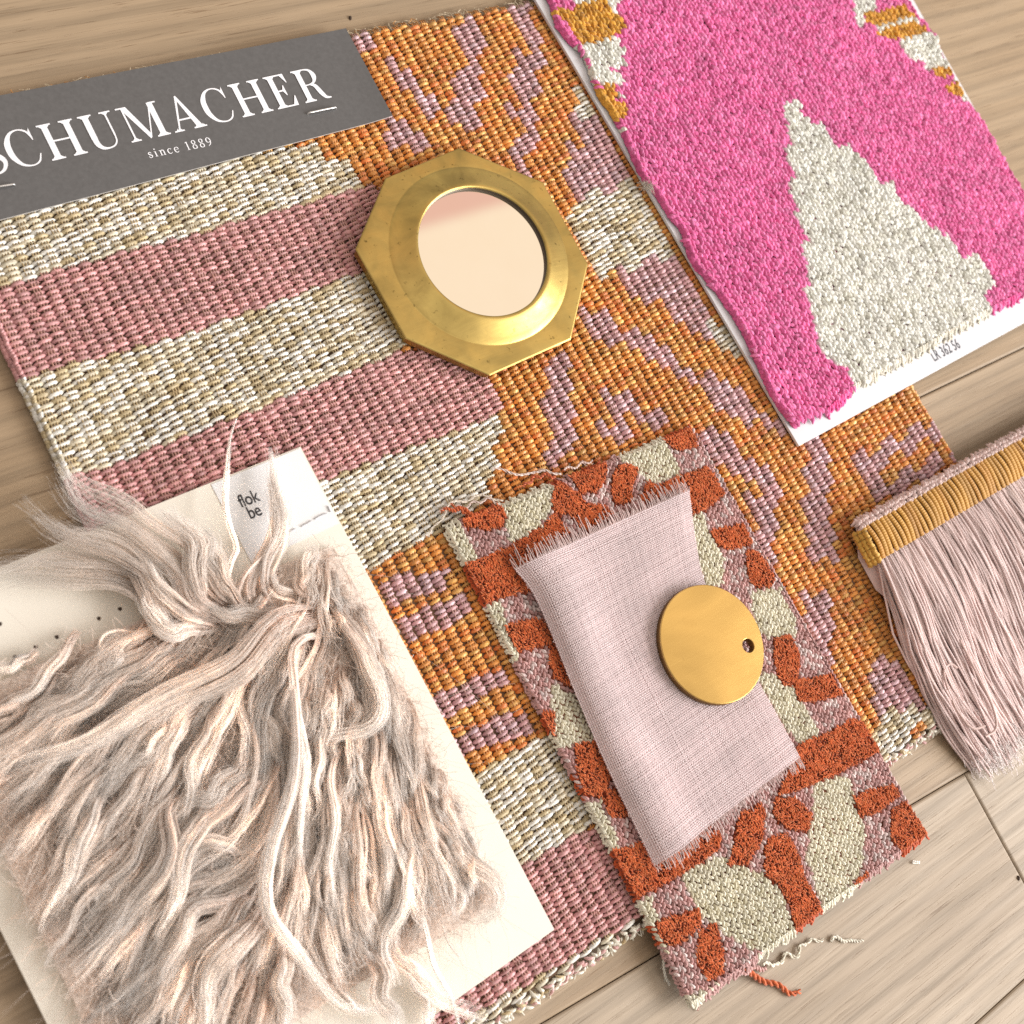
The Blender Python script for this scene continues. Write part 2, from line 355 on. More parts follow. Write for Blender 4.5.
# the zone left of the ikat block, and the lines between its stripes
RUG_POLYS = [
    (CR, [(-400, 260), (321, 141), (331, 160), (356, 161), (363, 184), (371, 184), (0, 285.5), (-400, 395)]),
    (PK, [(-400, 395), (0, 285.5), (371, 184), (400, 190), (440, 240), (440, 300), (363, 270), (195, 330), (25, 376), (-400, 515)]),
    (CR, [(-400, 515), (25, 376), (195, 330), (363, 270), (420, 260), (440, 320), (406, 348), (200, 432), (90, 470), (-400, 640)]),
    (PK, [(-400, 640), (90, 470), (200, 432), (406, 348), (460, 350), (497, 378), (506, 399), (502, 408), (503, 412), (320, 480.6), (-200, 690)]),
    (CR, [(-200, 690), (320, 480.6), (498, 414), (507, 431), (494, 443), (503, 467), (491, 475), (495, 493), (449, 527), (367, 570), (-200, 840)]),
    (MV, E_([(-800, 620), (290, 185), (340, 165), (400, 130), (480, 110), (500, 150), (430, 180), (350, 230), (-800, 700)])),
    (MV, B_([(150, 632), (240, 580), (280, 600), (330, 585), (350, 640), (290, 640), (250, 660), (180, 685)])),
    (MV, B_([(200, 722), (280, 672), (370, 650), (392, 700), (320, 740), (230, 772)])),
    (MV, E_([(-800, 760), (360, 288), (440, 240), (500, 220), (550, 240), (565, 272), (480, 300), (380, 332), (-800, 830)])),
    (CR, E_([(-800, 900), (396, 384), (480, 340), (500, 325), (570, 288), (640, 300), (740, 470), (700, 520), (524, 612), (-800, 1240)])),
    (PK, E_([(-800, 1240), (524, 612), (700, 520), (760, 500), (840, 735), (760, 790), (430, 985), (-800, 1600)])),
    (CR, E_([(-800, 1600), (430, 985), (840, 735), (860, 800), (430, 1060), (-800, 1700)])),
    # ikat block, mauve on orange
    (MV, A_([(95, 92), (140, 86), (152, 120), (200, 150), (235, 175), (252, 215), (300, 225), (310, 255), (360, 262), (345, 190), (372, 190), (372, 150), (345, 130), (350, 60), (402, 40), (420, 75), (430, 130), (410, 150), (415, 240), (400, 262), (420, 300), (345, 332), (335, 300), (265, 280), (250, 235), (200, 215), (180, 185), (160, 150), (120, 135)])),
    (MV, A_([(495, 18), (540, 8), (560, 60), (580, 110), (580, 150), (555, 175), (575, 230), (560, 260), (550, 310), (575, 340), (545, 390), (532, 440), (490, 400), (480, 370), (530, 340), (520, 300), (480, 300), (490, 270), (520, 260), (490, 190), (500, 160), (530, 130), (520, 80)])),
    (MV, A_([(145, 322), (210, 300), (230, 340), (280, 345), (305, 385), (250, 405), (230, 380), (170, 375)])),
    (MV, A_([(665, 292), (700, 285), (735, 355), (765, 395), (795, 440), (830, 480), (735, 485), (660, 500), (640, 450), (650, 380), (690, 350), (660, 330)])),
    (CR, A_([(640, 520), (730, 485), (805, 470), (830, 520), (880, 590), (910, 640), (830, 660), (760, 690), (730, 695), (690, 650), (650, 580)])),
    (CR, A_([(655, 252), (690, 240), (720, 300), (665, 292)])),
    (MV, A_([(780, 692), (850, 660), (910, 640), (950, 700), (1010, 800), (1040, 860), (960, 850), (900, 790), (850, 760), (800, 740)])),
    (CR, A_([(985, 835), (1060, 800), (1090, 900), (1030, 880)])),
    (MV, A_([(670, 790), (720, 780), (760, 800), (772, 850), (860, 868), (900, 900), (930, 950), (880, 942), (820, 900), (740, 872), (700, 850), (660, 830)])),
    (MV, A_([(590, 900), (640, 895), (660, 960), (630, 1024), (580, 1024), (600, 960)])),
    (MV, B_([(600, 20), (632, 30), (640, 110), (652, 150), (656, 200), (642, 250), (642, 290), (600, 312), (572, 290), (590, 250), (590, 200), (585, 150), (600, 100), (590, 60)])),
    (MV, B_([(740, 140), (800, 110), (820, 150), (832, 190), (880, 160), (908, 200), (870, 232), (830, 220), (790, 190), (785, 220), (802, 242), (750, 252), (732, 230), (760, 190)])),
    (MV, B_([(830, 0), (880, 20), (910, 60), (962, 80), (977, 112), (930, 116), (905, 80), (860, 60), (820, 20)])),
    (MV, B_([(1000, 250), (1040, 230), (1060, 330), (1000, 300)])),
    (MV, C_([(195, 0), (240, 10), (290, 40), (320, 80), (340, 130), (280, 92), (230, 50)])),
    (MV, D_([(20, 80), (70, 60), (140, 130), (200, 150), (240, 190), (300, 270), (370, 300), (430, 330), (450, 380), (340, 372), (300, 300), (190, 292), (130, 210), (60, 190), (10, 150)])),
    (MV, D_([(0, 400), (70, 370), (120, 420), (140, 490), (210, 460), (260, 540), (350, 540), (392, 590), (412, 660), (360, 692), (280, 640), (270, 590), (190, 602), (150, 550), (110, 522), (50, 492), (-60, 500)])),
    (MV, D_([(280, 720), (360, 690), (412, 780), (410, 830), (370, 880), (412, 960), (380, 1020), (300, 1000), (270, 900), (330, 870), (310, 800), (268, 760)])),
    (MV, D_([(540, 440), (635, 395), (650, 450), (682, 510), (640, 542), (590, 530)])),
    (MV, D_([(545, 580), (640, 560), (672, 610), (692, 660), (650, 690), (600, 722), (560, 640)])),
    (MV, D_([(550, 740), (652, 710), (692, 770), (690, 820), (650, 850), (692, 930), (640, 1040), (580, 1024), (600, 930), (540, 920), (600, 860), (560, 800)])),
    (MV, D_([(800, 512), (870, 460), (960, 420), (1040, 388), (1130, 340), (1170, 350), (1220, 370), (1210, 405), (1110, 440), (1024, 482), (950, 510), (910, 570), (850, 602), (820, 570)])),
    (MV, D_([(810, 692), (880, 660), (960, 620), (1024, 600), (1120, 560), (1260, 480), (1300, 520), (1180, 620), (1050, 690), (930, 720), (830, 740)])),
    (MV, C_([(480, 400), (540, 395), (562, 450), (512, 482), (468, 440)])),
    (MV, C_([(468, 570), (532, 560), (542, 640), (547, 690), (510, 702), (480, 650)])),
    (MV, C_([(635, 742), (700, 720), (742, 760), (780, 840), (690, 856), (645, 800)])),
    (MV, G_([(0, 150), (60, 200), (72, 300), (20, 372), (-60, 330)])),
    (MV, G_([(250, 362), (330, 340), (400, 400), (500, 600), (430, 602), (340, 652), (298, 620), (268, 540), (280, 440)])),
    (CR, G_([(255, 742), (290, 680), (400, 632), (500, 600), (620, 560), (700, 640), (520, 700), (320, 880), (270, 820)])),
]
def lin(r, g, b):
    f = lambda v: (v/255/12.92 if v/255 <= .04045 else ((v/255+.055)/1.055)**2.4)
    return np.array([f(r), f(g), f(b)])

def rug_colour(code, K):
    """yarn colours, each with its own spread"""
    out = np.zeros((K, 3)); u = rng.random(K)[:, None]; w = rng.random(K)[:, None]; pick = rng.random(K)
    cre = np.where((pick < 0.48)[:, None], lin(242, 239, 231)*(0.82+0.22*u), np.where((pick < 0.8)[:, None], lin(222, 212, 188)*(0.8+0.3*u), lin(192, 174, 136)*(0.8+0.4*u)))
    pnk = lin(210, 152, 152)*(0.74+0.5*u)*(1-0.1*w)+w*0.02
    mau = np.where((pick < 0.25)[:, None], lin(214, 180, 188), lin(208, 162, 166))*(0.76+0.45*u)
    ora = np.where((pick < 0.60)[:, None], lin(230, 152, 68), np.where((pick < 0.78)[:, None], lin(224, 128, 60), lin(230, 174, 92)))*(0.72+0.5*u)
    for k, v in ((CR, cre), (PK, pnk), (MV, mau), (OR, ora)): out = np.where((code == k)[:, None], v, out)
    return out

def build_rug():
    root = empty('rug_sample', (0, 0, 0), 'flat-woven rug sample in cream, dusty pink and orange stripes lying under everything else', 'rug sample')
    nc, nr = 75, 182
    ii, jj = np.meshgrid(np.arange(nc), np.arange(nr), indexing='ij'); ii = ii.ravel(); jj = jj.ravel()
    wob = 0.10*np.sin(ii*0.37)+0.15*np.sin(jj*0.05+ii*0.11)
    s = (ii+0.5+0.05*np.sin(jj*0.11+ii*0.6)+rng.normal(0, 0.035, len(ii)))/nc
    t = (jj+0.5+0.5*(ii % 2)+wob+rng.normal(0, 0.06, len(ii)))/(nr+0.5)
    P = rug_st(s, t)
    d = rug_st(s+0.004, t)-rug_st(s-0.004, t); d /= np.linalg.norm(d, axis=1, keepdims=True)
    hz = 0.0003*np.sin(P[:, 0]*55+1.0)*np.sin(P[:, 1]*47)
    cen = np.column_stack([P, ZR-0.00105+hz+rng.normal(0, 0.00008, len(P))])
    px = topx(np.column_stack([P, np.full(len(P), ZR)]))
    code = np.full(len(P), OR)
    # the ikat figures change colour in whole steps: one warp wide, a few picks tall
    blk = (np.floor((jj+2*((ii//2) % 2))/4)*4+1.5)-2*((ii//2) % 2)
    Pq = rug_st((ii+0.5)/nc, np.clip((blk+0.5)/(nr+0.5), 0, 1)); pxq = topx(np.column_stack([Pq, np.full(len(P), ZR)]))
    for m, (k, poly) in enumerate(RUG_POLYS):
        if m >= 12:
            q = subdiv(poly, 3); dq = q-q.mean(0); poly = q.mean(0)+dq*(1+1.4/np.maximum(np.linalg.norm(dq, axis=1, keepdims=True), 8))
        code[inpoly(px if m < 12 else pxq, poly)] = k
    colr = rug_colour(code, len(P))
    pit = np.linalg.norm(rug_st(0.5+0.5/nc, 0.5)-rug_st(0.5-0.5/nc, 0.5)); rv = np.linalg.norm(rug_st(0.5, 0.5+0.5/nr)-rug_st(0.5, 0.5-0.5/nr))
    cream = (code == CR)
    Lf = pit*np.where(cream, 1.33, np.where(code == PK, 1.24, 1.04))*(1+rng.normal(0, 0.06, len(P)))
    Wf = rv*np.where(cream, 0.90, np.where(code == PK, 0.88, 0.97))*(1+rng.normal(0, 0.13, len(P)))
    Hf = np.where(cream | (code == PK), 0.00100, 0.00118)*(1+rng.normal(0, 0.13, len(P)))
    ang = rng.normal(0, 0.05, len(P))+np.where(cream, 0.10, 0.05)
    ax = np.column_stack([d[:, 0]*np.cos(ang)-d[:, 1]*np.sin(ang), d[:, 0]*np.sin(ang)+d[:, 1]*np.cos(ang)])
    mb = MB()
    mb.domes(cen, ax, Lf, Wf, Hf, colr, na=6, nb=5, droop=0.75)
    # the linen warp that shows between two stitches of a column: three fine ends each
    tw = t+0.5/(nr+0.5); Pw = rug_st(s, tw)
    warp = np.where((code == CR)[:, None], lin(186, 162, 120), np.where((code == PK)[:, None], lin(190, 142, 126), np.where((code == MV)[:, None], lin(192, 150, 140), lin(214, 146, 74))))
    for k in (-1, 0, 1):
        b_ = rug_st(s+k*0.21/nc, tw-0.62/nr); e_ = rug_st(s+k*0.21/nc, tw+0.62/nr); c_ = rug_st(s+k*0.21/nc, tw)
        z = cen[:, 2]
        path = np.stack([np.column_stack([b_, z-0.0002]), np.column_stack([(b_+c_)/2, z+0.00052]), np.column_stack([c_, z+0.00068]), np.column_stack([(e_+c_)/2, z+0.00052]), np.column_stack([e_, z-0.0002])], 1)
        wc = warp*(0.7+0.6*rng.random((len(P), 1)))*0.8
        mb.tubes(path, 0.00027, wc[:, None, :], sides=4)
    mb.build('weave', M_WEAVE, root)
    # dense ground under the stitches
    q = RQ.copy(); c = q.mean(0); q = c+(q-c)*0.996
    prism('backing', q, 0.0002, ZR-0.0019, plain_mat('rug_backing', (0.17, 0.10, 0.06), 0.95), root)
    # wrapped selvedges on the two long sides, each wrap in its stripe's colour
    mb = MB()
    for side, smp in ((-1, 0.0), (1, 1.0)):
        n = 300; tt = (np.arange(n)+0.5)/n
        for row, (off, zz) in enumerate(((0.0002, ZR-0.0008), (0.0014, ZR-0.0020), (0.0010, ZR-0.0034))):
            P0 = rug_st(np.full(n, smp), tt); P0[:, 0] += side*off
            pin = rug_st(np.full(n, 0.02 if side < 0 else 0.98), tt)
            pc = topx(np.column_stack([pin, np.full(n, ZR)])); code = np.full(n, OR)
            for k, poly in RUG_POLYS: code[inpoly(pc, poly)] = k
            cc = rug_colour(code, n)*0.95
            cen = np.column_stack([P0, np.full(n, zz)])+rng.normal(0, 0.00015, (n, 3))
            a = PI/2+rng.normal(0.45*side*(1 if row != 1 else -1), 0.15, n)
            mb.domes(cen, np.column_stack([np.cos(a), np.sin(a)]), 0.0021, 0.0016, 0.0013, cc, na=5, nb=5, droop=0.1)
    mb.build('selvedge', M_WEAVE, root)
    # cut ends: short pale frays along the top, loose pale loops along the bottom
    mb = MB(); n = 420
    s_ = rng.random(n); P0 = rug_st(s_, np.ones(n)); L = 0.0015+0.003*rng.random(n)
    p = np.zeros((n, 5, 3))
    for k in range(5):
        p[:, k, 0] = P0[:, 0]+rng.normal(0, 0.0003, n)+(k/4)**1.5*rng.normal(0, 0.0012, n); p[:, k, 1] = P0[:, 1]-0.001+L*k/4
        p[:, k, 2] = ZR-0.0012-0.0012*(k/4)**2
    cc = np.where(rng.random((n, 1)) < 0.6, lin(224, 206, 176), lin(216, 160, 96))
    mb.tubes(p, 0.00022, cc[:, None, :], sides=4)
    n = 170
    s_ = (np.arange(n)+rng.random(n))/n
    for row in range(3):
        P0 = rug_st(s_, np.full(n, -0.002-0.003*row)); P0 = P0+rng.normal(0, 0.0004, (n, 2))
        a = rng.normal(0.6 if row % 2 else -0.2, 0.5, n)+math.atan2(*(RQ[2]-RQ[3])[::-1])
        cc = np.where(rng.random((n, 1)) < 0.6, lin(236, 230, 214), np.where(rng.random((n, 1)) < 0.5, lin(204, 182, 140), lin(214, 168, 164)))
        mb.domes(np.column_stack([P0, np.full(n, ZR-0.0012-0.0009*row)]), np.column_stack([np.cos(a), np.sin(a)]), 0.0032*(0.7+0.6*rng.random(n)), 0.0011, 0.0010, cc, droop=0.4, bend=0.12)
    n = 150
    s_ = rng.random(n); P0 = rug_st(s_, np.full(n, -0.008)); p = np.zeros((n, 6, 3)); L = 0.0012+0.0025*rng.random(n)
    dx = rng.normal(0, 0.0012, n)
    for k in range(6):
        u = k/5
        p[:, k, 0] = P0[:, 0]+dx*u**1.4; p[:, k, 1] = P0[:, 1]+0.0015-L*u; p[:, k, 2] = ZR-0.0024-0.0012*u
    mb.tubes(p, 0.00026, lin(232, 224, 206), sides=4)
    mb.build('frayed_edge', M_WEAVE, root)
    return root
rug = build_rug()
# ------------------------------------------------------------------ lettering: drawn strokes (flat outlines) for the serif word, built-in sans for the small prints
def stroke(mb, pts, widths, n=40):
    """flat ribbon of varying width along a smooth centre line, in letter units"""
    c = spline(np.column_stack([np.asarray(pts, float), np.asarray(widths, float)]), n)
    P = c[:, :2]; w = c[:, 2]
    T = np.gradient(P, axis=0); T /= np.linalg.norm(T, axis=1, keepdims=True)+1e-9
    Nn = np.column_stack([-T[:, 1], T[:, 0]])
    V = np.concatenate([P+Nn*w[:, None]/2, P-Nn*w[:, None]/2]); k = len(P)
    mb.add(np.column_stack([V, np.zeros(2*k)]), [(i, k+i, k+i+1, i+1) for i in range(k-1)])

def rectp(mb, x0, y0, x1, y1):
    mb.add([(x0, y0, 0), (x1, y0, 0), (x1, y1, 0), (x0, y1, 0)], [(0, 1, 2, 3)])

def quadp(mb, q): mb.add([(x, y, 0) for x, y in q], [(0, 1, 2, 3)])

TH, HL, SF = 0.148, 0.044, 0.040
def serif(mb, x, y, up, w=0.34, th=TH):
    """a flat thin serif with small brackets where a stem meets it"""
    s = 1 if up else -1
    rectp(mb, x-w/2, min(y, y+s*SF), x+w/2, max(y, y+s*SF))
    y1 = y+s*SF
    for k in (-1, 1):
        q = [(x+k*th/2*0.9, y1), (x+k*(th/2+0.06), y1), (x+k*th/2*0.98, y1+s*0.06), (x+k*th/2*0.9, y1+s*0.06)]
        quadp(mb, q)

def stem(mb, x, th=TH, w=0.34):
    rectp(mb, x-th/2, 0.012, x+th/2, 0.988); serif(mb, x, 0, True, w, th); serif(mb, x, 1, False, w, th)

def glyph(ch):
    mb = MB()
    if ch == 'S':
        stroke(mb, [(0.53, 0.79), (0.44, 0.96), (0.29, 1.015), (0.13, 0.93), (0.09, 0.77), (0.17, 0.62), (0.34, 0.50), (0.50, 0.38), (0.55, 0.23), (0.46, 0.06), (0.28, -0.015), (0.12, 0.06), (0.035, 0.24)],
               [0.03, 0.035, 0.04, 0.07, 0.10, 0.13, 0.15, 0.13, 0.10, 0.07, 0.04, 0.035, 0.03], 60)
        quadp(mb, [(0.535, 0.70), (0.555, 0.70), (0.555, 1.0), (0.52, 0.93)]); quadp(mb, [(0.01, 0.0), (0.045, 0.07), (0.035, 0.31), (0.01, 0.31)])
        return mb, 0.60
    if ch == 'C':
        stroke(mb, [(0.70, 0.72), (0.62, 0.92), (0.44, 1.0), (0.24, 0.93), (0.11, 0.72), (0.08, 0.5), (0.11, 0.28), (0.24, 0.07), (0.45, 0.0), (0.63, 0.07), (0.735, 0.27)],
               [0.03, 0.05, 0.035, 0.07, 0.13, 0.145, 0.13, 0.07, 0.035, 0.04, 0.025], 60)
        quadp(mb, [(0.69, 0.66), (0.715, 0.66), (0.715, 1.0), (0.655, 0.86)])
        return mb, 0.80
    if ch == 'H':
        stem(mb, 0.20); stem(mb, 0.74); rectp(mb, 0.20, 0.485, 0.74, 0.485+HL); return mb, 0.94
    if ch == 'U':
        rectp(mb, 0.20-TH/2, 0.30, 0.20+TH/2, 0.988); serif(mb, 0.20, 1, False)
        stroke(mb, [(0.20, 0.34), (0.215, 0.16), (0.30, 0.035), (0.45, 0.0), (0.60, 0.04), (0.69, 0.16), (0.71, 0.34)], [0.135, 0.13, 0.09, 0.045, 0.04, 0.036, 0.036], 40)
        rectp(mb, 0.71-HL/2, 0.33, 0.71+HL/2, 0.988); serif(mb, 0.71, 1, False, 0.28, HL); return mb, 0.90
    if ch == 'M':
        rectp(mb, 0.17-HL/2, 0.01, 0.17+HL/2, 0.97); serif(mb, 0.17, 0, True, 0.26, HL)
        rectp(mb, 0.02, 1-SF, 0.25, 1)
        quadp(mb, [(0.13, 1), (0.285, 1), (0.60, 0.14), (0.545, 0.0)])
        quadp(mb, [(0.545, 0.0), (0.585, 0.03), (0.905, 0.985), (0.865, 0.985)])
        rectp(mb, 0.90-TH/2, 0.01, 0.90+TH/2, 0.99); serif(mb, 0.90, 0, True); rectp(mb, 0.86, 1-SF, 1.06, 1); return mb, 1.10
    if ch == 'A':
        quadp(mb, [(0.12, 0.012), (0.162, 0.012), (0.445, 0.93), (0.415, 1.02)])
        quadp(mb, [(0.63, 0.012), (0.79, 0.012), (0.445, 1.02), (0.395, 0.98)])
        rectp(mb, 0.21, 0.30, 0.60, 0.30+HL); serif(mb, 0.14, 0, True, 0.26, HL); serif(mb, 0.71, 0, True, 0.34); return mb, 0.90
    if ch == 'E':
        stem(mb, 0.20); rectp(mb, 0.20, 0, 0.62, HL); rectp(mb, 0.20, 1-HL, 0.58, 1); rectp(mb, 0.2, 0.485, 0.46, 0.485+HL)
        quadp(mb, [(0.645, 0.30), (0.665, 0.30), (0.64, 0), (0.50, 0)]); quadp(mb, [(0.47, 1), (0.60, 1), (0.615, 0.72), (0.595, 0.72)])
        quadp(mb, [(0.39, 0.50), (0.455, 0.66), (0.475, 0.66), (0.475, 0.35)]); quadp(mb, [(0.475, 0.35), (0.455, 0.35), (0.39, 0.50), (0.475, 0.50)]); return mb, 0.74
    if ch == 'R':
        stem(mb, 0.20)
        stroke(mb, [(0.2, 0.982), (0.40, 0.98), (0.55, 0.93), (0.615, 0.76), (0.55, 0.58), (0.40, 0.515), (0.2, 0.51)], [0.036, 0.036, 0.07, 0.135, 0.07, 0.036, 0.036], 40)
        stroke(mb, [(0.40, 0.515), (0.52, 0.44), (0.60, 0.20), (0.68, 0.05), (0.82, 0.015)], [0.05, 0.11, 0.13, 0.085, 0.03], 30); return mb, 0.86
    # lower case and old-style figures of the small line (x-height 0.45)
    w = 0.085; h = 0.03
    if ch == 's':
        stroke(mb, [(0.30, 0.36), (0.20, 0.455), (0.09, 0.40), (0.09, 0.30), (0.22, 0.21), (0.31, 0.13), (0.24, 0.01), (0.12, 0.0), (0.03, 0.11)], [0.05, 0.045, 0.07, 0.08, 0.09, 0.08, 0.05, 0.045, 0.05], 30); return mb, 0.36
    if ch == 'i':
        rectp(mb, 0.09, 0, 0.09+w, 0.45); rectp(mb, 0.02, 0, 0.25, h); rectp(mb, 0.02, 0.42, 0.12, 0.45); rectp(mb, 0.085, 0.58, 0.185, 0.68); return mb, 0.27
    if ch == 'n':
        rectp(mb, 0.09, 0, 0.09+w, 0.45); rectp(mb, 0.02, 0, 0.25, h); rectp(mb, 0.02, 0.42, 0.12, 0.45)
        stroke(mb, [(0.15, 0.33), (0.25, 0.44), (0.36, 0.40), (0.38, 0.28), (0.38, 0.02)], [0.03, 0.05, 0.08, w, w], 24); rectp(mb, 0.31, 0, 0.47, h); return mb, 0.50
    if ch == 'c':
        stroke(mb, [(0.35, 0.36), (0.22, 0.45), (0.08, 0.35), (0.06, 0.22), (0.10, 0.08), (0.22, 0.0), (0.36, 0.10)], [0.07, 0.045, 0.08, w, 0.08, 0.045, 0.03], 30); return mb, 0.40
    if ch == 'e':
        stroke(mb, [(0.07, 0.25), (0.35, 0.25), (0.33, 0.38), (0.21, 0.45), (0.09, 0.36), (0.06, 0.22), (0.10, 0.08), (0.22, 0.0), (0.36, 0.09)], [0.03, 0.03, 0.07, 0.04, 0.07, w, 0.08, 0.045, 0.03], 36); return mb, 0.42
    if ch == '1':
        rectp(mb, 0.17, 0, 0.17+w, 0.72); rectp(mb, 0.08, 0, 0.34, h); quadp(mb, [(0.06, 0.60), (0.18, 0.66), (0.2, 0.72), (0.17, 0.72)]); return mb, 0.40
    if ch == '8':
        stroke(mb, [(0.22, 0.38), (0.10, 0.50), (0.12, 0.66), (0.22, 0.72), (0.33, 0.66), (0.34, 0.50), (0.22, 0.38), (0.08, 0.22), (0.10, 0.06), (0.22, 0.0), (0.35, 0.06), (0.36, 0.22), (0.22, 0.38)], [0.06, 0.07, 0.07, 0.04, 0.07, 0.07, 0.06, 0.07, 0.08, 0.04, 0.08, 0.07, 0.06], 50); return mb, 0.46
    if ch == '9':
        stroke(mb, [(0.35, 0.46), (0.30, 0.34), (0.20, 0.30), (0.09, 0.38), (0.08, 0.58), (0.21, 0.72), (0.34, 0.62), (0.37, 0.42), (0.30, 0.16), (0.10, 0.0)], [0.04, 0.035, 0.04, 0.075, w, 0.04, 0.075, w, 0.07, 0.03], 44); return mb, 0.46
    return mb, 0.25

def set_line(text, track, start, end, height, z, name, mat, parent):
    """a drawn line of lettering from start to end (world xy of its base line), letter height in metres"""
    L = []; x = 0
    for ch in text:
        g, a = glyph(ch); L.append((g, x)); x += a+track
    tot = x-track
    start = np.array(start[:2]); end = np.array(end[:2]); u = end-start; sx = np.linalg.norm(u)/tot; u /= np.linalg.norm(u); v = np.array([-u[1], u[0]])
    mb = MB(); k = 0
    for g, x0 in L:
        for V, Q, off in zip(g.v, g.q, np.cumsum([0]+[len(q) for q in g.v])[:-1]):
            P = start+((V[:, :1]+x0)*sx)*u+V[:, 1:2]*height*v
            k += 1
            mb.add(np.column_stack([P, np.full(len(P), z+k*4e-7)]), Q-off)
    return mb.build(name, mat, parent, smooth=False)

def set_sans(lines, mat, parent, name):
    """built-in sans lettering, flattened to meshes; lines: (text, world origin, angle, height, x squeeze)"""
    V, Fc = [], []
    for text, org, ang, h, sq, space in lines:
        cu = bpy.data.curves.new('lettering', 'FONT'); cu.body = text; cu.size = 1.0; cu.space_character = space; cu.resolution_u = 4; cu.offset = 0.012
        t = bpy.data.objects.new('lettering', cu); COL.objects.link(t)
        bpy.context.view_layer.update()
        me = bpy.data.meshes.new_from_object(t.evaluated_get(bpy.context.evaluated_depsgraph_get()))
        k = len(V); c, s = math.cos(ang), math.sin(ang)
        for v in me.vertices:
            x, y = v.co.x*h*sq/0.7, v.co.y*h/0.7
            V.append((org[0]+c*x-s*y, org[1]+s*x+c*y, org[2]))
        for p in me.polygons: Fc.append([k+i for i in p.vertices])
        bpy.data.objects.remove(t); bpy.data.curves.remove(cu); bpy.data.meshes.remove(me)
    return mesh_py(name, V, Fc, mat, parent)

def tube_obj(name, paths, rad, mat, parent, col=(1, 1, 1), sides=6):
    mb = MB()
    for p in paths: mb.tubes(np.asarray(p, float), rad, col, sides=sides)
    return mb.build(name, mat, parent)

# ------------------------------------------------------------------ grey header card stapled over the rug's top edge
def build_header():
    zc = 0.0056
    w = at([(-330, 158), (339, 29.5), (352, 28), (395, 106), (394.5, 113), (389, 117), (-330, 306)], zc)[:, :2]
    # a gently curling sheet: fine grid over the outline's box, lifted at its right end
    tl, tr = at([(-330, 158), (346, 28)], zc)[:, :2]; bl, br = at([(-330, 306), (392, 116.5)], zc)[:, :2]
    nu, nv = 120, 20
    u, v = np.meshgrid(np.linspace(0, 1, nu), np.linspace(0, 1, nv), indexing='ij')
    P = ((1-u)*(1-v))[..., None]*bl+(u*(1-v))[..., None]*br+(u*v)[..., None]*tr+((1-u)*v)[..., None]*tl
    # rounded lower right corner
    z = zc-0.0004+0.0010*np.clip((u-0.945)/0.055, 0, 1)**2*(1-v*0.8)+0.00008*np.sin(u*19+v*2)-0.00015*np.exp(-((u-0.708)/0.004)**2)
    V = np.concatenate([np.column_stack([P.reshape(-1, 2), z.reshape(-1)]), np.column_stack([P.reshape(-1, 2), z.reshape(-1)-0.00045])])
    idx = np.arange(nu*nv).reshape(nu, nv); k = nu*nv
    top = np.stack([idx[:-1, :-1], idx[1:, :-1], idx[1:, 1:], idx[:-1, 1:]], -1).reshape(-1, 4)
    rim = list(idx[:, 0])+list(idx[-1, 1:])+list(idx[-2::-1, -1])+list(idx[0, -2:0:-1])
    side = [(rim[i], k+rim[i], k+rim[(i+1) % len(rim)], rim[(i+1) % len(rim)]) for i in range(len(rim))]
    mb = MB(); mb.add(V, np.concatenate([top, top[:, ::-1]+k]))
    card = mb.build('header_card', M_GREY, rug, smooth=True)
    mb = MB(); mb.add(V, np.array(side)[:, ::-1]); e = mb.build('card_edge', plain_mat('card_core', (0.5, 0.48, 0.46), 0.8), card, smooth=False)
    zt = zc+0.00005
    s, e = at([(-14, 175.5), (333.5, 96.5)], zc)
    q = at([(315, 103), (303, 71)], zc)
    set_line('SCHUMACHER', 0.075, s, e, 0.0126, zc-0.00029, 'title_lettering', M_INKW, card)
    s, e = at([(149.5, 157.5), (213.5, 144.5)], zc)
    set_line('since 1889', 0.13, s, e, 0.0042, zc-0.00029, 'date_lettering', M_INKW, card)
    for a, b in (((308, 113), (337, 107)), ((-12, 188.5), (15.5, 184))):
        a, b = at([a, b], zc+0.0004)
        d = np.array([0, 0, 0.0012])
        pts = np.array([a-d, a-d*0.1, a+(b-a)*0.04, a+(b-a)*0.5+d*0.1, a+(b-a)*0.96, b-d*0.1, b-d])
        tube_obj('staple', [spline(pts, 24)], 0.00036, M_STEEL, card)
build_header()

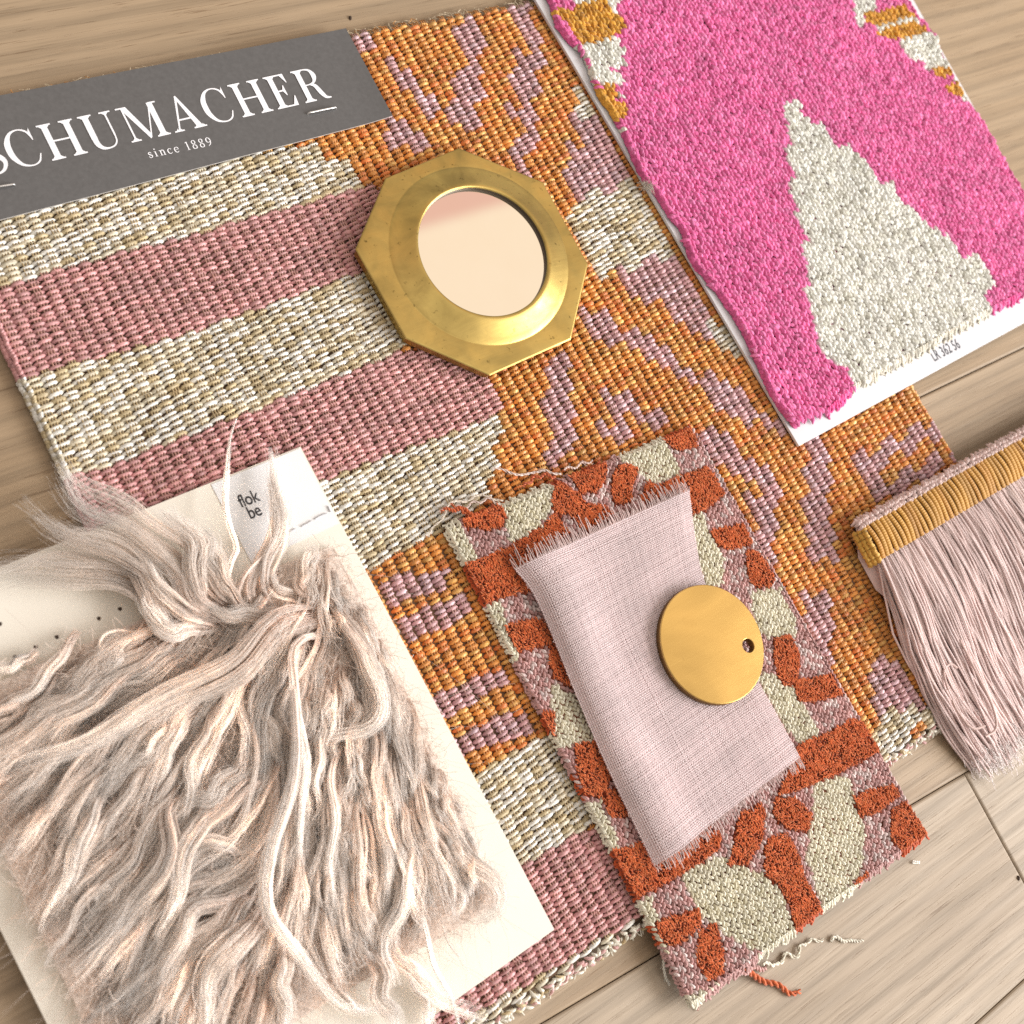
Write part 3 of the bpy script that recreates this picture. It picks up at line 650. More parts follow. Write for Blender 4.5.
# ------------------------------------------------------------------ octagonal brass mirror
def brass_mat(name, base, dark, rough=(0.22, 0.42), scale=90, dstr=0.5, scr=0.14, spk=0.85, bst=0.16):
    m, nt, b = new_mat(name); v = objvec(nt)
    n1 = noise(nt, v, scale, 5, 0.6, 0.6); n2 = noise(nt, v, scale*5, 4, 0.65); n3 = noise(nt, v, scale*0.35, 3, 0.5, 0.8)
    c = mixc(nt, dark, base, ramp(nt, n1, [(0.28, 1-dstr), (0.62, 1.0)]))
    c = mixc(nt, c, ramp(nt, n3, [(0.32, 0.66), (0.62, 1.05)]), 1.0, 'MULTIPLY')
    c = mixc(nt, c, ramp(nt, n2, [(0.26, 0.25), (0.37, 1.0)]), spk, 'MULTIPLY')
    nt.links.new(c, b.inputs['Base Color']); b.inputs['Metallic'].default_value = 1.0
    r = ramp(nt, n1, [(0.3, rough[1]), (0.7, rough[0])]); nt.links.new(r, b.inputs['Roughness'])
    sc_ = noise(nt, objvec(nt, (60, 2600, 60), 0.5), 1.0, 3, 0.6); sc2 = noise(nt, objvec(nt, (2400, 50, 60), -0.35), 1.0, 3, 0.6)
    rr = N(nt, 'ShaderNodeMath', operation='MULTIPLY_ADD'); nt.links.new(sc_, rr.inputs[0]); rr.inputs[1].default_value = scr; nt.links.new(r, rr.inputs[2]); nt.links.new(rr.outputs[0], b.inputs['Roughness'])
    hh = mixc(nt, n2, mixc(nt, sc_, sc2, 0.5), 0.6)
    bump(nt, b, hh, bst, 0.00008)
    return m
M_BRASS = brass_mat('aged_brass', (0.60, 0.425, 0.135), (0.30, 0.22, 0.075), (0.24, 0.42), dstr=0.75)
M_DISC = brass_mat('satin_brass', (0.86, 0.57, 0.20), (0.69, 0.44, 0.14), (0.16, 0.22), 60, 0.7, scr=0.05, spk=0.12, bst=0.04)
M_DISCEDGE = brass_mat('shaded_brass_edge', (0.30, 0.18, 0.07), (0.16, 0.09, 0.03), (0.4, 0.5), 60, 0.5)  # darker copy of the brass: shade painted onto rim and hole wall

def build_mirror():
    root = empty('wall_mirror', (0, 0, 0), 'octagonal brass-framed mirror with a round glass lying face up on the striped rug', 'mirror')
    zb, zt = 0.0052, 0.0093
    O = np.array([(459, 148), (543, 182), (588, 264), (571, 339), (490, 375), (406, 338), (356, 249), (386, 178)], float)
    W = at(O, zt)[:, :2]; c = W.mean(0)
    c = c+np.array([0.0002, 0.0003])
    ang = np.arctan2(W[:, 1]-c[1], W[:, 0]-c[0])
    R8 = np.hypot(*(W-c).T)
    # one lathe-like surface whose outer rings are octagonal and inner rings round
    gl = at([(416, 254), (544, 254), (479, 193), (479, 318)], zt+0.001)[:, :2]
    g = c+np.array([0.0019, 0.0004]); rg = 0.0247
    n = 192
    th = np.linspace(0, 2*PI, n, endpoint=False)
    # octagon corners in order of angle
    o = np.argsort(ang % (2*PI)); A8 = (ang % (2*PI))[o]; P8 = W[o]-c
    def octo(scale):
        out = np.zeros((n, 2))
        for i, t in enumerate(th):
            k = np.searchsorted(A8, t); a, b = P8[(k-1) % 8], P8[k % 8]
            d = np.array([math.cos(t), math.sin(t)]); e = b-a
            out[i] = d*((a[0]*e[1]-a[1]*e[0])/(d[0]*e[1]-d[1]*e[0]))
        return c+out*scale
    # snap the nearest sample onto each corner so the outline stays crisp
    for a in A8: th[np.argmin(np.abs(th-a))] = a
    tv = math.atan2(0.43, 0.90)                      # the opening is a touch oval
    def circ(r):
        x_, y_ = np.cos(th-tv)*r*1.035, np.sin(th-tv)*r*0.975
        return g+np.column_stack([x_*math.cos(tv)-y_*math.sin(tv), x_*math.sin(tv)+y_*math.cos(tv)])
    rings = [(octo(0.965), zb), (octo(0.985), zb), (octo(0.988), zt-0.0010), (octo(1.0), zt-0.0007), (octo(1.003), zt-0.0003), (octo(0.997), zt-0.00005), (octo(0.985), zt)]
    r1 = 0.0345
    for f in (0.35, 0.7, 0.97): rings.append(((1-f)*octo(0.985)+f*circ(r1), zt+0.00012*f))
    rings += [(circ(r1), zt+0.0001), (circ(r1-0.0003), zt+0.00025), (circ(r1-0.0008), zt+0.0005)]
    for f in np.linspace(0.15, 1, 8): rings.append((circ(r1-0.001+(rg+0.0014-r1+0.001)*f), zt+0.0005+0.0026*f**1.1))
    rings += [(circ(rg+0.0007), zt+0.0032), (circ(rg+0.0002), zt+0.0030), (circ(rg), zt+0.0026), (circ(rg), zt-0.0012)]
    V = np.concatenate([np.column_stack([p, np.full(n, z)]) for p, z in rings])
    Q = []
    for k in range(len(rings)-1):
        for i in range(n):
            j = (i+1) % n; Q.append((k*n+i, k*n+j, (k+1)*n+j, (k+1)*n+i))
    fo = mesh_py('frame', V, Q, M_BRASS, root, smooth=True)
    me = fo.data
    for p in me.polygons:
        if p.index < n*5: p.use_smooth = False
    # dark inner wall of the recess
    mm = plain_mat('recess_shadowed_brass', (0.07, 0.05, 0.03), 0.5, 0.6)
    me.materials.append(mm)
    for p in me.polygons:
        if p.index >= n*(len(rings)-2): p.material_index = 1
    m, nt, b = new_mat('mirror_silver'); v = objvec(nt)
    nt.links.new(ramp(nt, noise(nt, v, 70, 4), [(0.3, (0.97, 0.92, 0.85)), (0.7, (0.98, 0.94, 0.88))]), b.inputs['Base Color'])
    b.inputs['Metallic'].default_value = 1; b.inputs['Roughness'].default_value = 0.02
    d = circ(rg+0.0001)
    V = [(x, y, zt+0.0013) for x, y in d]+[(g[0], g[1], zt+0.0013)]
    mesh_py('mirror_glass', V, [(i, (i+1) % n, n) for i in range(n)], m, root, smooth=False)
build_mirror()

# ------------------------------------------------------------------ brass disc with a hole
ZSW = 0.0046          # underside of the patterned swatch
ZLIN = 0.0102
def build_disc():
    root = empty('brass_tag', (0, 0, 0), 'round satin brass tag with a small drilled hole lying on the pale pink linen', 'brass tag')
    z0, z1 = ZLIN+0.0006, ZLIN+0.0036
    c = at([(711, 643)], z1)[0, :2]; E = at([(662, 643), (764, 643), (711, 584), (711, 703)], z1)[:, :2]; r = 0.0208
    c = at([(713.2, 643.6)], z1)[0, :2]
    hc = at([(748.5, 645.5)], z1)[0, :2]; hr = 0.0024
    n = 128; th = np.linspace(0, 2*PI, n, endpoint=False); cs = np.column_stack([np.cos(th), np.sin(th)])
    rings = [(c+cs*(r-0.0003), z0), (c+cs*r, z0+0.0003), (c+cs*r, z1-0.0003), (c+cs*(r-0.0003), z1)]
    # the face between the rim and the hole
    dv = hc-c
    for f in (0.25, 0.5, 0.75, 1.0): rings.append(((c+dv*f)+cs*((r-0.0003)*(1-f)+(hr+0.0002)*f), z1))
    rings += [(hc+cs*hr, z1-0.0002), (hc+cs*hr, z0)]
    V = np.concatenate([np.column_stack([p, np.full(n, z)]) for p, z in rings]); Q = []
    for k in range(len(rings)-1):
        for i in range(n):
            j = (i+1) % n; Q.append((k*n+i, k*n+j, (k+1)*n+j, (k+1)*n+i))
    o = mesh_py('disc', V, Q, M_DISC, root, smooth=False); o.data.materials.append(M_DISCEDGE)
    for p in o.data.polygons:
        p.use_smooth = p.index < 3*n or p.index >= 7*n
        if p.index < 2*n or p.index >= 8*n: p.material_index = 1
build_disc()

# ------------------------------------------------------------------ pink tapestry sample on a white card
def build_pink():
    root = empty('tapestry_sample', (0, 0, 0), 'hot pink woven sample with a stepped off-white pyramid mounted on a white card', 'rug sample')
    zc = 0.0062
    rb = lineX((799, 446), (1024, 323), (931, 31), (1019, 187))
    tlx = (535-0.587*160, -160)
    trx = (931-0.564*200, -169)
    card = prism('mounting_card', at([(799, 446), rb, trx, tlx], zc), zc-0.0012, zc, M_WHITE, root, bevel=0.0001)
    o, d = at([(935, 361), (968, 343.5)], zc+0.00006)
    a = math.atan2(d[1]-o[1], d[0]-o[0])
    set_sans([('LR 362 56', at([(934.5, 361.5)], zc+0.00008)[0], a, 0.0045, 0.66, 1.05)], plain_mat('grey_print', (0.05, 0.05, 0.06), 0.6), card, 'code_lettering')
    # outline of the weave, measured
    zt = 0.0092
    A2 = lambda pts: cr(624, 0, 2.56, pts)
    left = [(530, -60), (541, -25), (552, 0), (560, 23), (573, 40), (586, 53), (601, 92), (612, 108), (621, 123), (632, 147), (645, 175), (656, 188), (672, 213), (684, 228), (694, 258), (708, 275), (722, 293), (745, 328), (761, 363), (777, 397), (797, 424)]
    bot = [(830, 410), (856, 387), (890, 366), (922, 349), (958, 328), (992, 309), (1024, 293), (1060, 274)]
    right = [(1064, 260), (1024, 190), (1006, 158), (988, 125), (974, 105), (966, 94), (954, 74), (948, 64), (938, 36), (933, 29), (919, 14), (912, 5), (900, -20), (880, -60)]
    outline = left+bot+right
    white = A2([(415, 268), (450, 253), (470, 310), (520, 318), (545, 370), (580, 373), (622, 410), (650, 460), (690, 463), (722, 520), (750, 538), (790, 590), (830, 588), (862, 650), (910, 653), (952, 720), (930, 750), (942, 790), (870, 850), (780, 910), (700, 950), (600, 1010), (570, 930), (540, 928), (510, 900), (490, 830), (488, 790), (460, 730), (480, 718), (460, 640), (470, 598), (440, 560), (450, 528), (420, 480), (440, 450), (415, 400), (430, 350), (420, 310)])
    T2 = lambda pts: cr(520, 0, 7.314, pts)
    U2 = lambda pts: cr(864, 0, 6.4, pts)
    golds = [T2([(270, 60), (380, 50), (400, 10), (640, -10), (700, 80), (780, 180), (740, 230), (650, 270), (560, 300), (470, 320), (380, 210)]), T2([(600, 620), (690, 600), (720, 690), (660, 730), (800, 760), (790, 800), (770, 860), (700, 890), (640, 740)]),
             U2([(10, 80), (60, 65), (110, 60), (270, 20), (325, 90), (180, 130), (80, 160), (20, 120)]), U2([(85, 195), (190, 160), (330, 130), (430, 190), (330, 220), (240, 240), (170, 245), (110, 225)]),
             U2([(440, 430), (545, 415), (570, 480), (480, 490)]), U2([(525, 540), (610, 525), (650, 600), (600, 620), (550, 590)])]
    whites = [white, T2([(370, 40), (400, -40), (760, -60), (740, 20), (700, 40), (750, 120), (700, 80), (640, -10), (400, 10)]),
              T2([(460, 310), (560, 300), (740, 245), (760, 290), (700, 310), (790, 360), (780, 390), (700, 400), (790, 440), (790, 470), (660, 500), (790, 560), (790, 600), (710, 610), (600, 620), (550, 570), (520, 440)]),
              T2([(715, 660), (800, 680), (790, 710), (730, 715)]), T2([(740, 930), (810, 920), (820, 950), (770, 970)]),
              U2([(-60, -80), (80, -80), (80, 60), (10, 80), (0, 170), (-60, 120)]), U2([(80, 160), (180, 130), (340, 95), (360, 130), (190, 160), (90, 200)]), U2([(240, 245), (440, 185), (480, 240), (550, 420), (430, 430), (400, 460), (390, 380), (330, 385), (250, 320)]), U2([(570, 480), (620, 540), (690, 640), (640, 640), (600, 520)])]
    # stitch lattice along the sample's own weave
    Wl = at(left, zt)[:, :2]; ang = math.radians(2.6)
    U = np.array([math.cos(ang), math.sin(ang)]); Vv = np.array([-U[1], U[0]])
    org = at([(797, 424)], zt)[0, :2]
    du, dv = 0.00200, 0.00215
    ii, jj = np.meshgrid(np.arange(-12, 120), np.arange(-25, 122), indexing='ij'); ii = ii.ravel(); jj = jj.ravel()
    K = len(ii)
    uu = (ii+rng.normal(0, 0.10, K)+0.25*np.sin(jj*0.13))*du; vv = (jj+0.5*(ii % 2)+rng.normal(0, 0.10, K)+0.3*np.sin(ii*0.17))*dv
    P = org+uu[:, None]*U+vv[:, None]*Vv
    P3 = np.column_stack([P, np.full(K, zt)])
    px = topx(P3)
    keep = inpoly(px, outline); P = P[keep]; px = px[keep]; ii = ii[keep]; jj = jj[keep]; K = len(P)
    wob = np.column_stack([rng.normal(0, 1.2, K), rng.normal(0, 1.2, K)])
    code = np.zeros(K, int)
    pq = topx(np.column_stack([org+((ii+0.25*np.sin(jj*0.13))*du)[:, None]*U+((np.floor(jj/2)*2+0.5)*dv)[:, None]*Vv, np.full(K, zt)]))      # crisp steps
    for w in whites: code[inpoly(pq if w is white else px+wob*0.25, w)] = 1
    for g in golds: code[inpoly(px+wob*0.25, g)] = 2
    u = rng.random(K)[:, None]
    pink = np.where(rng.random((K, 1)) < 0.7, lin(229, 112, 168), lin(234, 128, 180))*(0.80+0.30*u)
    wht = np.where(rng.random((K, 1)) < 0.75, lin(234, 233, 225), lin(216, 214, 202))*(0.85+0.2*u)
    gld = np.where(rng.random((K, 1)) < 0.6, lin(216, 160, 62), lin(200, 140, 48))*(0.75+0.45*u)
    col = np.where((code == 0)[:, None], pink, np.where((code == 1)[:, None], wht, gld))
    a = math.atan2(Vv[1], Vv[0])+np.where(ii % 2 == 0, 0.66, -0.18)+rng.normal(0, 0.18, K)
    swell = 0.00035*np.sin(P[:, 0]*90+P[:, 1]*40)*np.sin(P[:, 1]*75)
    cen = np.column_stack([P, zt-0.0014+swell+rng.normal(0, 0.00018, K)])
    mb = MB()
    mb.domes(cen, np.column_stack([np.cos(a), np.sin(a)]), 0.0041*(1+rng.normal(0, 0.12, K)), 0.00165*(1+rng.normal(0, 0.14, K)), 0.00140*(1+rng.normal(0, 0.15, K)), col, na=6, nb=5, droop=0.6, bend=0.06)
    mb.build('tapestry_weave', M_TUFT, root)
    ow = at(outline, zt-0.0015)[:, :2]; cw = ow.mean(0)
    d = ow-cw; ow = cw+d*(1-0.0006/np.linalg.norm(d, axis=1, keepdims=True))
    prism('weave_backing', ow, zc+0.0001, zt-0.0020, plain_mat('pink_backing', (0.28, 0.04, 0.12), 0.95), root)
    # selvedge: wraps round the cut edge
    mb = MB(); E = spline(at(left, zt)[:, :2], 260)
    T = np.gradient(E, axis=0); T /= np.linalg.norm(T, axis=1, keepdims=True)
    for row, zz in enumerate((zt-0.0006, zt-0.0014, zt-0.0020)):
        Pp = E+np.column_stack([T[:, 1], -T[:, 0]])*(-0.0010 if row != 1 else -0.0006)
        pxe = topx(np.column_stack([E, np.full(len(E), zt)]))+np.array([5, 0]); code = np.zeros(len(E), int)
        for w in whites: code[inpoly(pxe, w)] = 1
        for g in golds: code[inpoly(pxe, g)] = 2
        u = rng.random(len(E))[:, None]
        cc = np.where((code == 0)[:, None], lin(222, 98, 156)*(0.7+0.4*u), np.where((code == 1)[:, None], lin(226, 224, 212)*(0.85+0.2*u), lin(212, 156, 60)*(0.8+0.4*u)))
        aa = np.arctan2(T[:, 1], T[:, 0])+0.5
        mb.domes(np.column_stack([Pp, np.full(len(E), zz-0.0008)])+rng.normal(0, 0.0002, (len(E), 3)), np.column_stack([np.cos(aa), np.sin(aa)]), 0.0032, 0.0019, 0.0014, cc, na=5, nb=5, droop=0.2)
    mb.build('selvedge', M_TUFT, root)
    # a tuft of white fluff caught on the left edge
    mb = MB(); n = 60; p0 = at([(650, 188)], zt)[0]; p1 = at([(643, 185)], zc+0.0005)[0]
    P0 = p0+rng.normal(0, 0.0012, (n, 3)); P1 = p1+rng.normal(0, 0.0012, (n, 3)); P1[:, 2] = zc+0.0003+rng.random(n)*0.001
    f = np.linspace(0, 1, 8)[None, :, None]
    p = P0[:, None]*(1-f)+P1[:, None]*f+np.array([0, 0, 0.001])*np.sin(f*PI)+np.cumsum(rng.normal(0, 0.00015, (n, 8, 3)), 1)
    mb.tubes(p, 0.00007, lin(228, 222, 212), sides=3); mb.build('lint_tuft', M_FUR, root)
    # short cut ends along the lower edge
    mb = MB(); Eb = spline(at(bot[:-1], zt)[:, :2], 90); n = len(Eb)
    pxe = topx(np.column_stack([Eb, np.full(n, zt)]))+np.array([-2, -6]); w_ = inpoly(pxe, white)
    p = np.zeros((n, 6, 3)); dl = 0.0022+0.002*rng.random(n)
    for k in range(6):
        p[:, k, :2] = Eb+Vv*0.0012-Vv*(dl*k/5)[:, None]+U*(rng.normal(0, 0.0006, n)*k/5)[:, None]; p[:, k, 2] = zt-0.0008-0.0024*(k/5)**1.6
    cc = np.where(w_[:, None], lin(222, 216, 200), lin(230, 84, 152))*(0.8+0.3*rng.random((n, 1)))
    mb.tubes(p, 0.0006, cc[:, None], sides=6); mb.build('cut_edge', M_TUFT, root)
build_pink()

# ------------------------------------------------------------------ rust, cream and mauve patterned swatch
def build_swatch():
    root = empty('upholstery_swatch', (0, 0, 0), 'patterned swatch of rust pile, cream and mauve weave with frayed ends, under the pale linen', 'fabric swatch')
    zt = 0.0076
    CN = at([(447, 527), (694, 427), (928, 834), (693, 1006)], zt)[:, :2]           # TL TR BR BL
    S_ = lambda pts: cr(624, 624, 2.56, pts)
    T_ = lambda pts: cr(590, 420, 6.4, pts)
    W_ = lambda pts: cr(430, 420, 6.4, pts)
    rust = [S_([(388, 40), (430, 33), (452, 90), (442, 150), (410, 157), (393, 120)]), S_([(438, 150), (530, 133), (560, 182), (490, 197), (453, 197)]),
            S_([(400, 440), (450, 312), (510, 290), (590, 245), (625, 255), (665, 322), (560, 377), (480, 412), (440, 427)]),
            S_([(-60, 590), (60, 560), (150, 560), (250, 530), (245, 580), (150, 640), (110, 662), (20, 712), (-20, 640)]),
            S_([(590, 440), (630, 430), (690, 413), (707, 440), (650, 482), (610, 492)]), S_([(688, 480), (722, 455), (752, 500), (785, 545), (720, 582), (690, 550)]),
            S_([(390, 450), (440, 448), (482, 490), (472, 530), (420, 520), (388, 490)]), S_([(298, 490), (352, 460), (362, 490), (352, 560), (320, 612), (272, 617), (288, 560)]),
            S_([(368, 560), (420, 538), (452, 600), (462, 650), (505, 720), (500, 770), (443, 785), (428, 720), (398, 670), (363, 640)]),
            S_([(83, 765), (140, 750), (192, 728), (197, 770), (160, 812), (120, 822), (88, 790)]), S_([(193, 790), (237, 768), (252, 830), (258, 892), (222, 912), (193, 870)]),
            S_([(592, 665), (622, 640), (640, 650), (610, 680)]),
            C_([(95, 140), (165, 110), (190, 168), (140, 178), (118, 160)]),
            T_([(-60, 250), (0, 240), (100, 235), (110, 330), (80, 420), (30, 460), (-60, 420)]), T_([(160, 360), (180, 310), (240, 285), (310, 320), (270, 420), (270, 520), (180, 545), (150, 480)]),
            T_([(340, 500), (380, 400), (450, 420), (560, 380), (640, 350), (740, 305), (800, 360), (860, 480), (740, 570), (630, 610), (560, 470), (340, 530)]),
            T_([(-60, 560), (0, 540), (100, 560), (150, 605), (0, 700), (-60, 690)]), T_([(780, 720), (900, 690), (980, 670), (1040, 790), (900, 830), (830, 800)]),
            C_([(318, 440), (348, 443), (388, 510), (372, 532), (330, 522), (318, 480)]),
            W_([(205, 640), (290, 600), (440, 540), (480, 600), (470, 680), (400, 700), (240, 685)]), W_([(800, 470), (830, 400), (960, 480), (1040, 600), (1030, 680), (900, 610), (800, 590)]),
            W_([(870, 310), (1040, 250), (1060, 430), (980, 470), (930, 390)]),
            W_([(200, 930), (310, 905), (420, 890), (520, 820), (640, 740), (760, 640), (800, 600), (840, 660), (900, 720), (700, 860), (560, 960), (700, 1100), (400, 1100), (240, 1060)]),
            B_([(370, 580), (470, 540), (545, 560), (540, 640), (450, 662), (398, 688), (378, 620)]), B_([(478, 730), (560, 718), (590, 780), (508, 795)]), B_([(588, 770), (640, 800), (660, 880), (600, 866)]), B_([(555, 960), (598, 958), (602, 1000), (570, 1008)]),
            E_([(478, 10), (570, -10), (600, 40), (512, 62)]), E_([(588, 50), (660, 60), (660, 170), (600, 135)]), E_([(558, 235), (600, 228), (603, 282), (570, 290)]),
            E_([(658, 312), (720, 300), (770, 350), (722, 445), (680, 432), (663, 370)]), E_([(718, 432), (790, 415), (830, 490), (750, 495)]), E_([(755, 590), (830, 568), (1000, 520), (1000, 570), (850, 682), (800, 705)])]
    cream = [S_([(488, 400), (540, 383), (582, 390), (592, 450), (612, 490), (624, 540), (614, 600), (602, 650), (515, 735), (500, 700), (490, 650), (463, 600), (480, 530), (488, 470)]),
             S_([(148, 640), (240, 588), (300, 620), (382, 650), (412, 700), (445, 785), (360, 845), (300, 815), (250, 792), (190, 732), (168, 690)]),
             S_([(340, 140), (360, 120), (442, 150), (452, 190), (480, 230), (503, 280), (453, 312), (420, 270), (380, 210)]),
             S_([(330, 10), (350, -40), (400, -90), (440, -20), (432, 22), (388, 37), (350, 22)]),
             S_([(155, 1000), (160, 955), (235, 925), (335, 865), (350, 885), (185, 1010)]),
             T_([(110, 215), (280, 160), (440, 85), (500, 150), (595, 350), (500, 385), (430, 405), (340, 350), (280, 290), (190, 265)]),
             T_([(620, 610), (720, 590), (780, 720), (860, 850), (870, 930), (800, 980), (760, 1080), (690, 900)]),
             C_([(165, 350), (200, 340), (222, 390), (252, 440), (258, 525), (215, 525), (180, 430)]), C_([(330, 540), (402, 528), (442, 610), (442, 652), (370, 662), (328, 600)]),
             W_([(105, 690), (185, 640), (250, 740), (320, 900), (200, 925)]), W_([(468, 520), (820, 370), (790, 500), (770, 590), (730, 640), (690, 750), (560, 800), (520, 780), (480, 650)]),
             B_([(416, 680), (462, 668), (502, 760), (522, 800), (500, 848), (458, 760)]), B_([(598, 880), (650, 898), (720, 1000), (740, 1040), (580, 1040), (590, 960)]),
             E_([(430, -20), (450, -20), (502, 60), (522, 112), (488, 82)]), E_([(598, 160), (640, 168), (720, 290), (640, 312), (588, 270)]), E_([(690, 457), (722, 450), (775, 580), (738, 575)]), E_([(808, 705), (850, 696), (890, 830), (905, 910), (870, 860)])]
    grown = []
    for p in rust:
        q = subdiv(p, 3); c = q.mean(0); d = q-c; grown.append([tuple(v) for v in c+d*(1+1.2/np.maximum(np.linalg.norm(d, axis=1, keepdims=True), 6))])
    rust = grown
    def bil(s, t):
        s = np.asarray(s)[..., None]; t = np.asarray(t)[..., None]
        return (1-s)*(1-t)*CN[3]+s*(1-t)*CN[2]+s*t*CN[1]+(1-s)*t*CN[0]
    wid = np.linalg.norm(CN[1]-CN[0]); hei = np.linalg.norm(CN[3]-CN[0])
    du, dv = 0.00130, 0.00190
    nu, nv = int(wid/du), int(hei/dv)
    ii, jj = np.meshgrid(np.arange(nu), np.arange(nv), indexing='ij'); ii = ii.ravel(); jj = jj.ravel(); K = len(ii)
    s = (ii+0.5+rng.normal(0, 0.08, K))/nu; t = (jj+0.5+0.5*(ii % 2)+rng.normal(0, 0.07, K))/(nv+0.6)
    P = bil(s, t); px = topx(np.column_stack([P, np.full(K, zt)]))
    code = np.zeros(K, int)
    for p in cream: code[inpoly(px, p)] = 1
    for p in rust: code[inpoly(px, p)] = 2
    u = rng.random(K)[:, None]
    crm = np.where(rng.random((K, 1)) < 0.8, lin(226, 220, 198), lin(208, 200, 172))*(0.85+0.22*u)
    mau = np.where(rng.random((K, 1)) < 0.72, lin(196, 152, 148), lin(222, 202, 198))*(0.75+0.4*u)
    rus = lin(176, 74, 34)*(0.5+0.3*u)
    col = np.where((code == 1)[:, None], crm, np.where((code == 0)[:, None], mau, rus))
    ang = math.atan2(*(CN[0]-CN[3])[::-1])
    a = ang+np.where(ii % 2 == 0, 0.55, -0.50)+rng.normal(0, 0.10, K)
    wave = 0.0003*np.sin(P[:, 0]*60)*np.sin(P[:, 1]*50)
    mb = MB()
    mb.domes(np.column_stack([P, zt-0.0011+wave+rng.normal(0, 0.0001, K)]), np.column_stack([np.cos(a), np.sin(a)]), 0.0030*(1+rng.normal(0, 0.08, K)), 0.00108*(1+rng.normal(0, 0.08, K)), np.where(code == 2, 0.0007, 0.0011), col, na=6, nb=4, droop=0.6)
    mb.build('ground_weave', M_TUFT, root)
    q = CN; c = q.mean(0); q = c+(q-c)*0.996
    prism('backing', q, ZSW, zt-0.0013, plain_mat('swatch_backing', (0.16, 0.055, 0.03), 0.95), root)
    # rust pile: tufts of soft yarn standing a little proud, leaning every way
    n = 85000
    s = rng.random(n); t = rng.random(n); P = bil(s, t)
    pxp = topx(np.column_stack([P, np.full(n, zt)])); inside = np.zeros(n, bool)
    for p in rust: inside |= inpoly(pxp, p)
    P = P[inside]; n = len(P)
    lean = rng.normal(0, 0.00032, (n, 2))+0.0003*np.column_stack([np.sin(P[:, 0]*900+P[:, 1]*500), np.sin(P[:, 1]*800-P[:, 0]*300)])+np.array([-0.0003, 0.0008]); h = 0.0011*(0.85+0.3*rng.random(n))
    f = np.linspace(0, 1, 5)
    p = np.zeros((n, 5, 3))
    for k, v in enumerate(f):
        p[:, k, :2] = P+lean*(v**1.5)+rng.normal(0, 0.00008, (n, 2)); p[:, k, 2] = zt-0.0009+h*math.sin(v*PI*0.62)
    r = (0.00019*(0.8+0.5*rng.random(n)))[:, None]*np.array([0.9, 1.0, 1.0, 0.85, 0.35])
    u = rng.random((n, 1))
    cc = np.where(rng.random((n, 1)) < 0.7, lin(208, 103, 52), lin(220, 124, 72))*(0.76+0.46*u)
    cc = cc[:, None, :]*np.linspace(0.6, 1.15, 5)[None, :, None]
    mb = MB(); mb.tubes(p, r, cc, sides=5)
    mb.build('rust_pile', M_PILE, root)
    # cut edges: short yarn ends along the sides
    mb = MB()
    for (A, B, m_, o_) in ((CN[3], CN[2], 150, 0.0008), (CN[0], CN[1], 150, 0.0006), (CN[0], CN[3], 170, 0.0003), (CN[1], CN[2], 170, 0.0002)):
        d = (B-A)/np.linalg.norm(B-A); out = np.array([d[1], -d[0]])
        if np.dot(out, (A+B)/2-CN.mean(0)) < 0: out = -out
        v = (np.arange(m_)+rng.random(m_))/m_; P = A+(B-A)*v[:, None]
        pxe = topx(np.column_stack([P-out*0.002, np.full(m_, zt)])); cd = np.zeros(m_, int)
        for p in cream: cd[inpoly(pxe, p)] = 1
        for p in rust: cd[inpoly(pxe, p)] = 2
        L = (o_+o_*2*rng.random(m_)**2)
        p = np.zeros((m_, 5, 3))
        for k in range(5):
            p[:, k, :2] = P-out*0.0012+out*((L+0.0012)*k/4)[:, None]+d*(rng.normal(0, 0.0007, m_)*k/4)[:, None]
            p[:, k, 2] = zt-0.0006-0.0018*(k/4)**1.5
        cc = np.where((cd == 1)[:, None], lin(226, 220, 200), np.where((cd == 0)[:, None], lin(192, 150, 146), lin(188, 82, 38)))
        mb.tubes(p, 0.00048, cc[:, None], sides=5)
    mb.build('cut_edge', M_TUFT, root)
    # long loose threads at both short ends
    def yarn(pts, zs, r, col, wig, name='loose_thread', strands=2):
        mb = MB(); P = spline(np.column_stack([at(pts, 0.0)[:, :2]*(1-np.array(zs)[:, None]/H), zs]), 60)
        u = np.linspace(0, 1, 60); w = np.sin(u*wig*2*PI)
        T = np.gradient(P, axis=0); T /= np.linalg.norm(T, axis=1, keepdims=True); Nn = np.column_stack([-T[:, 1], T[:, 0], np.zeros(60)])
        P = P+Nn*(w*0.0006)[:, None]
        for k in range(strands):
            ph = u*38+k*PI
            q = P+Nn*(np.cos(ph)*r*0.7)[:, None]+np.array([0, 0, 1])*(np.sin(ph)*r*0.7)[:, None]
            q[:, 2] = np.maximum(q[:, 2], r*0.6)
            mb.tubes(q, r*0.75*(1-0.5*u**4), col*(0.9+0.15*k), sides=5)
        for k in range(14):
            i0 = rng.integers(5, 52); q = P[i0:i0+7]+np.cumsum(rng.normal(0, 0.0002, (7, 3)), 0); q[:, 2] = np.abs(q[:, 2])
            mb.tubes(q, 0.00005, col, sides=3)
        return mb.build(name, M_TUFT, root)
    Y = lambda pts: cr(660, 880, 4.655, pts)
    yarn(Y([(480, 395), (520, 390), (555, 395), (575, 350), (620, 355), (650, 335), (660, 300), (700, 285), (760, 275)]), [0.004, 0.0025, 0.001, 0.0008, 0.001, 0.0012, 0.0009, 0.0008, 0.0007], 0.00052, lin(232, 226, 208), 5)
    yarn(Y([(795, 285), (815, 270), (850, 290), (885, 275), (948, 280)]), [0.0007, 0.0009, 0.0006, 0.0007, 0.0005], 0.0005, lin(236, 230, 214), 1)
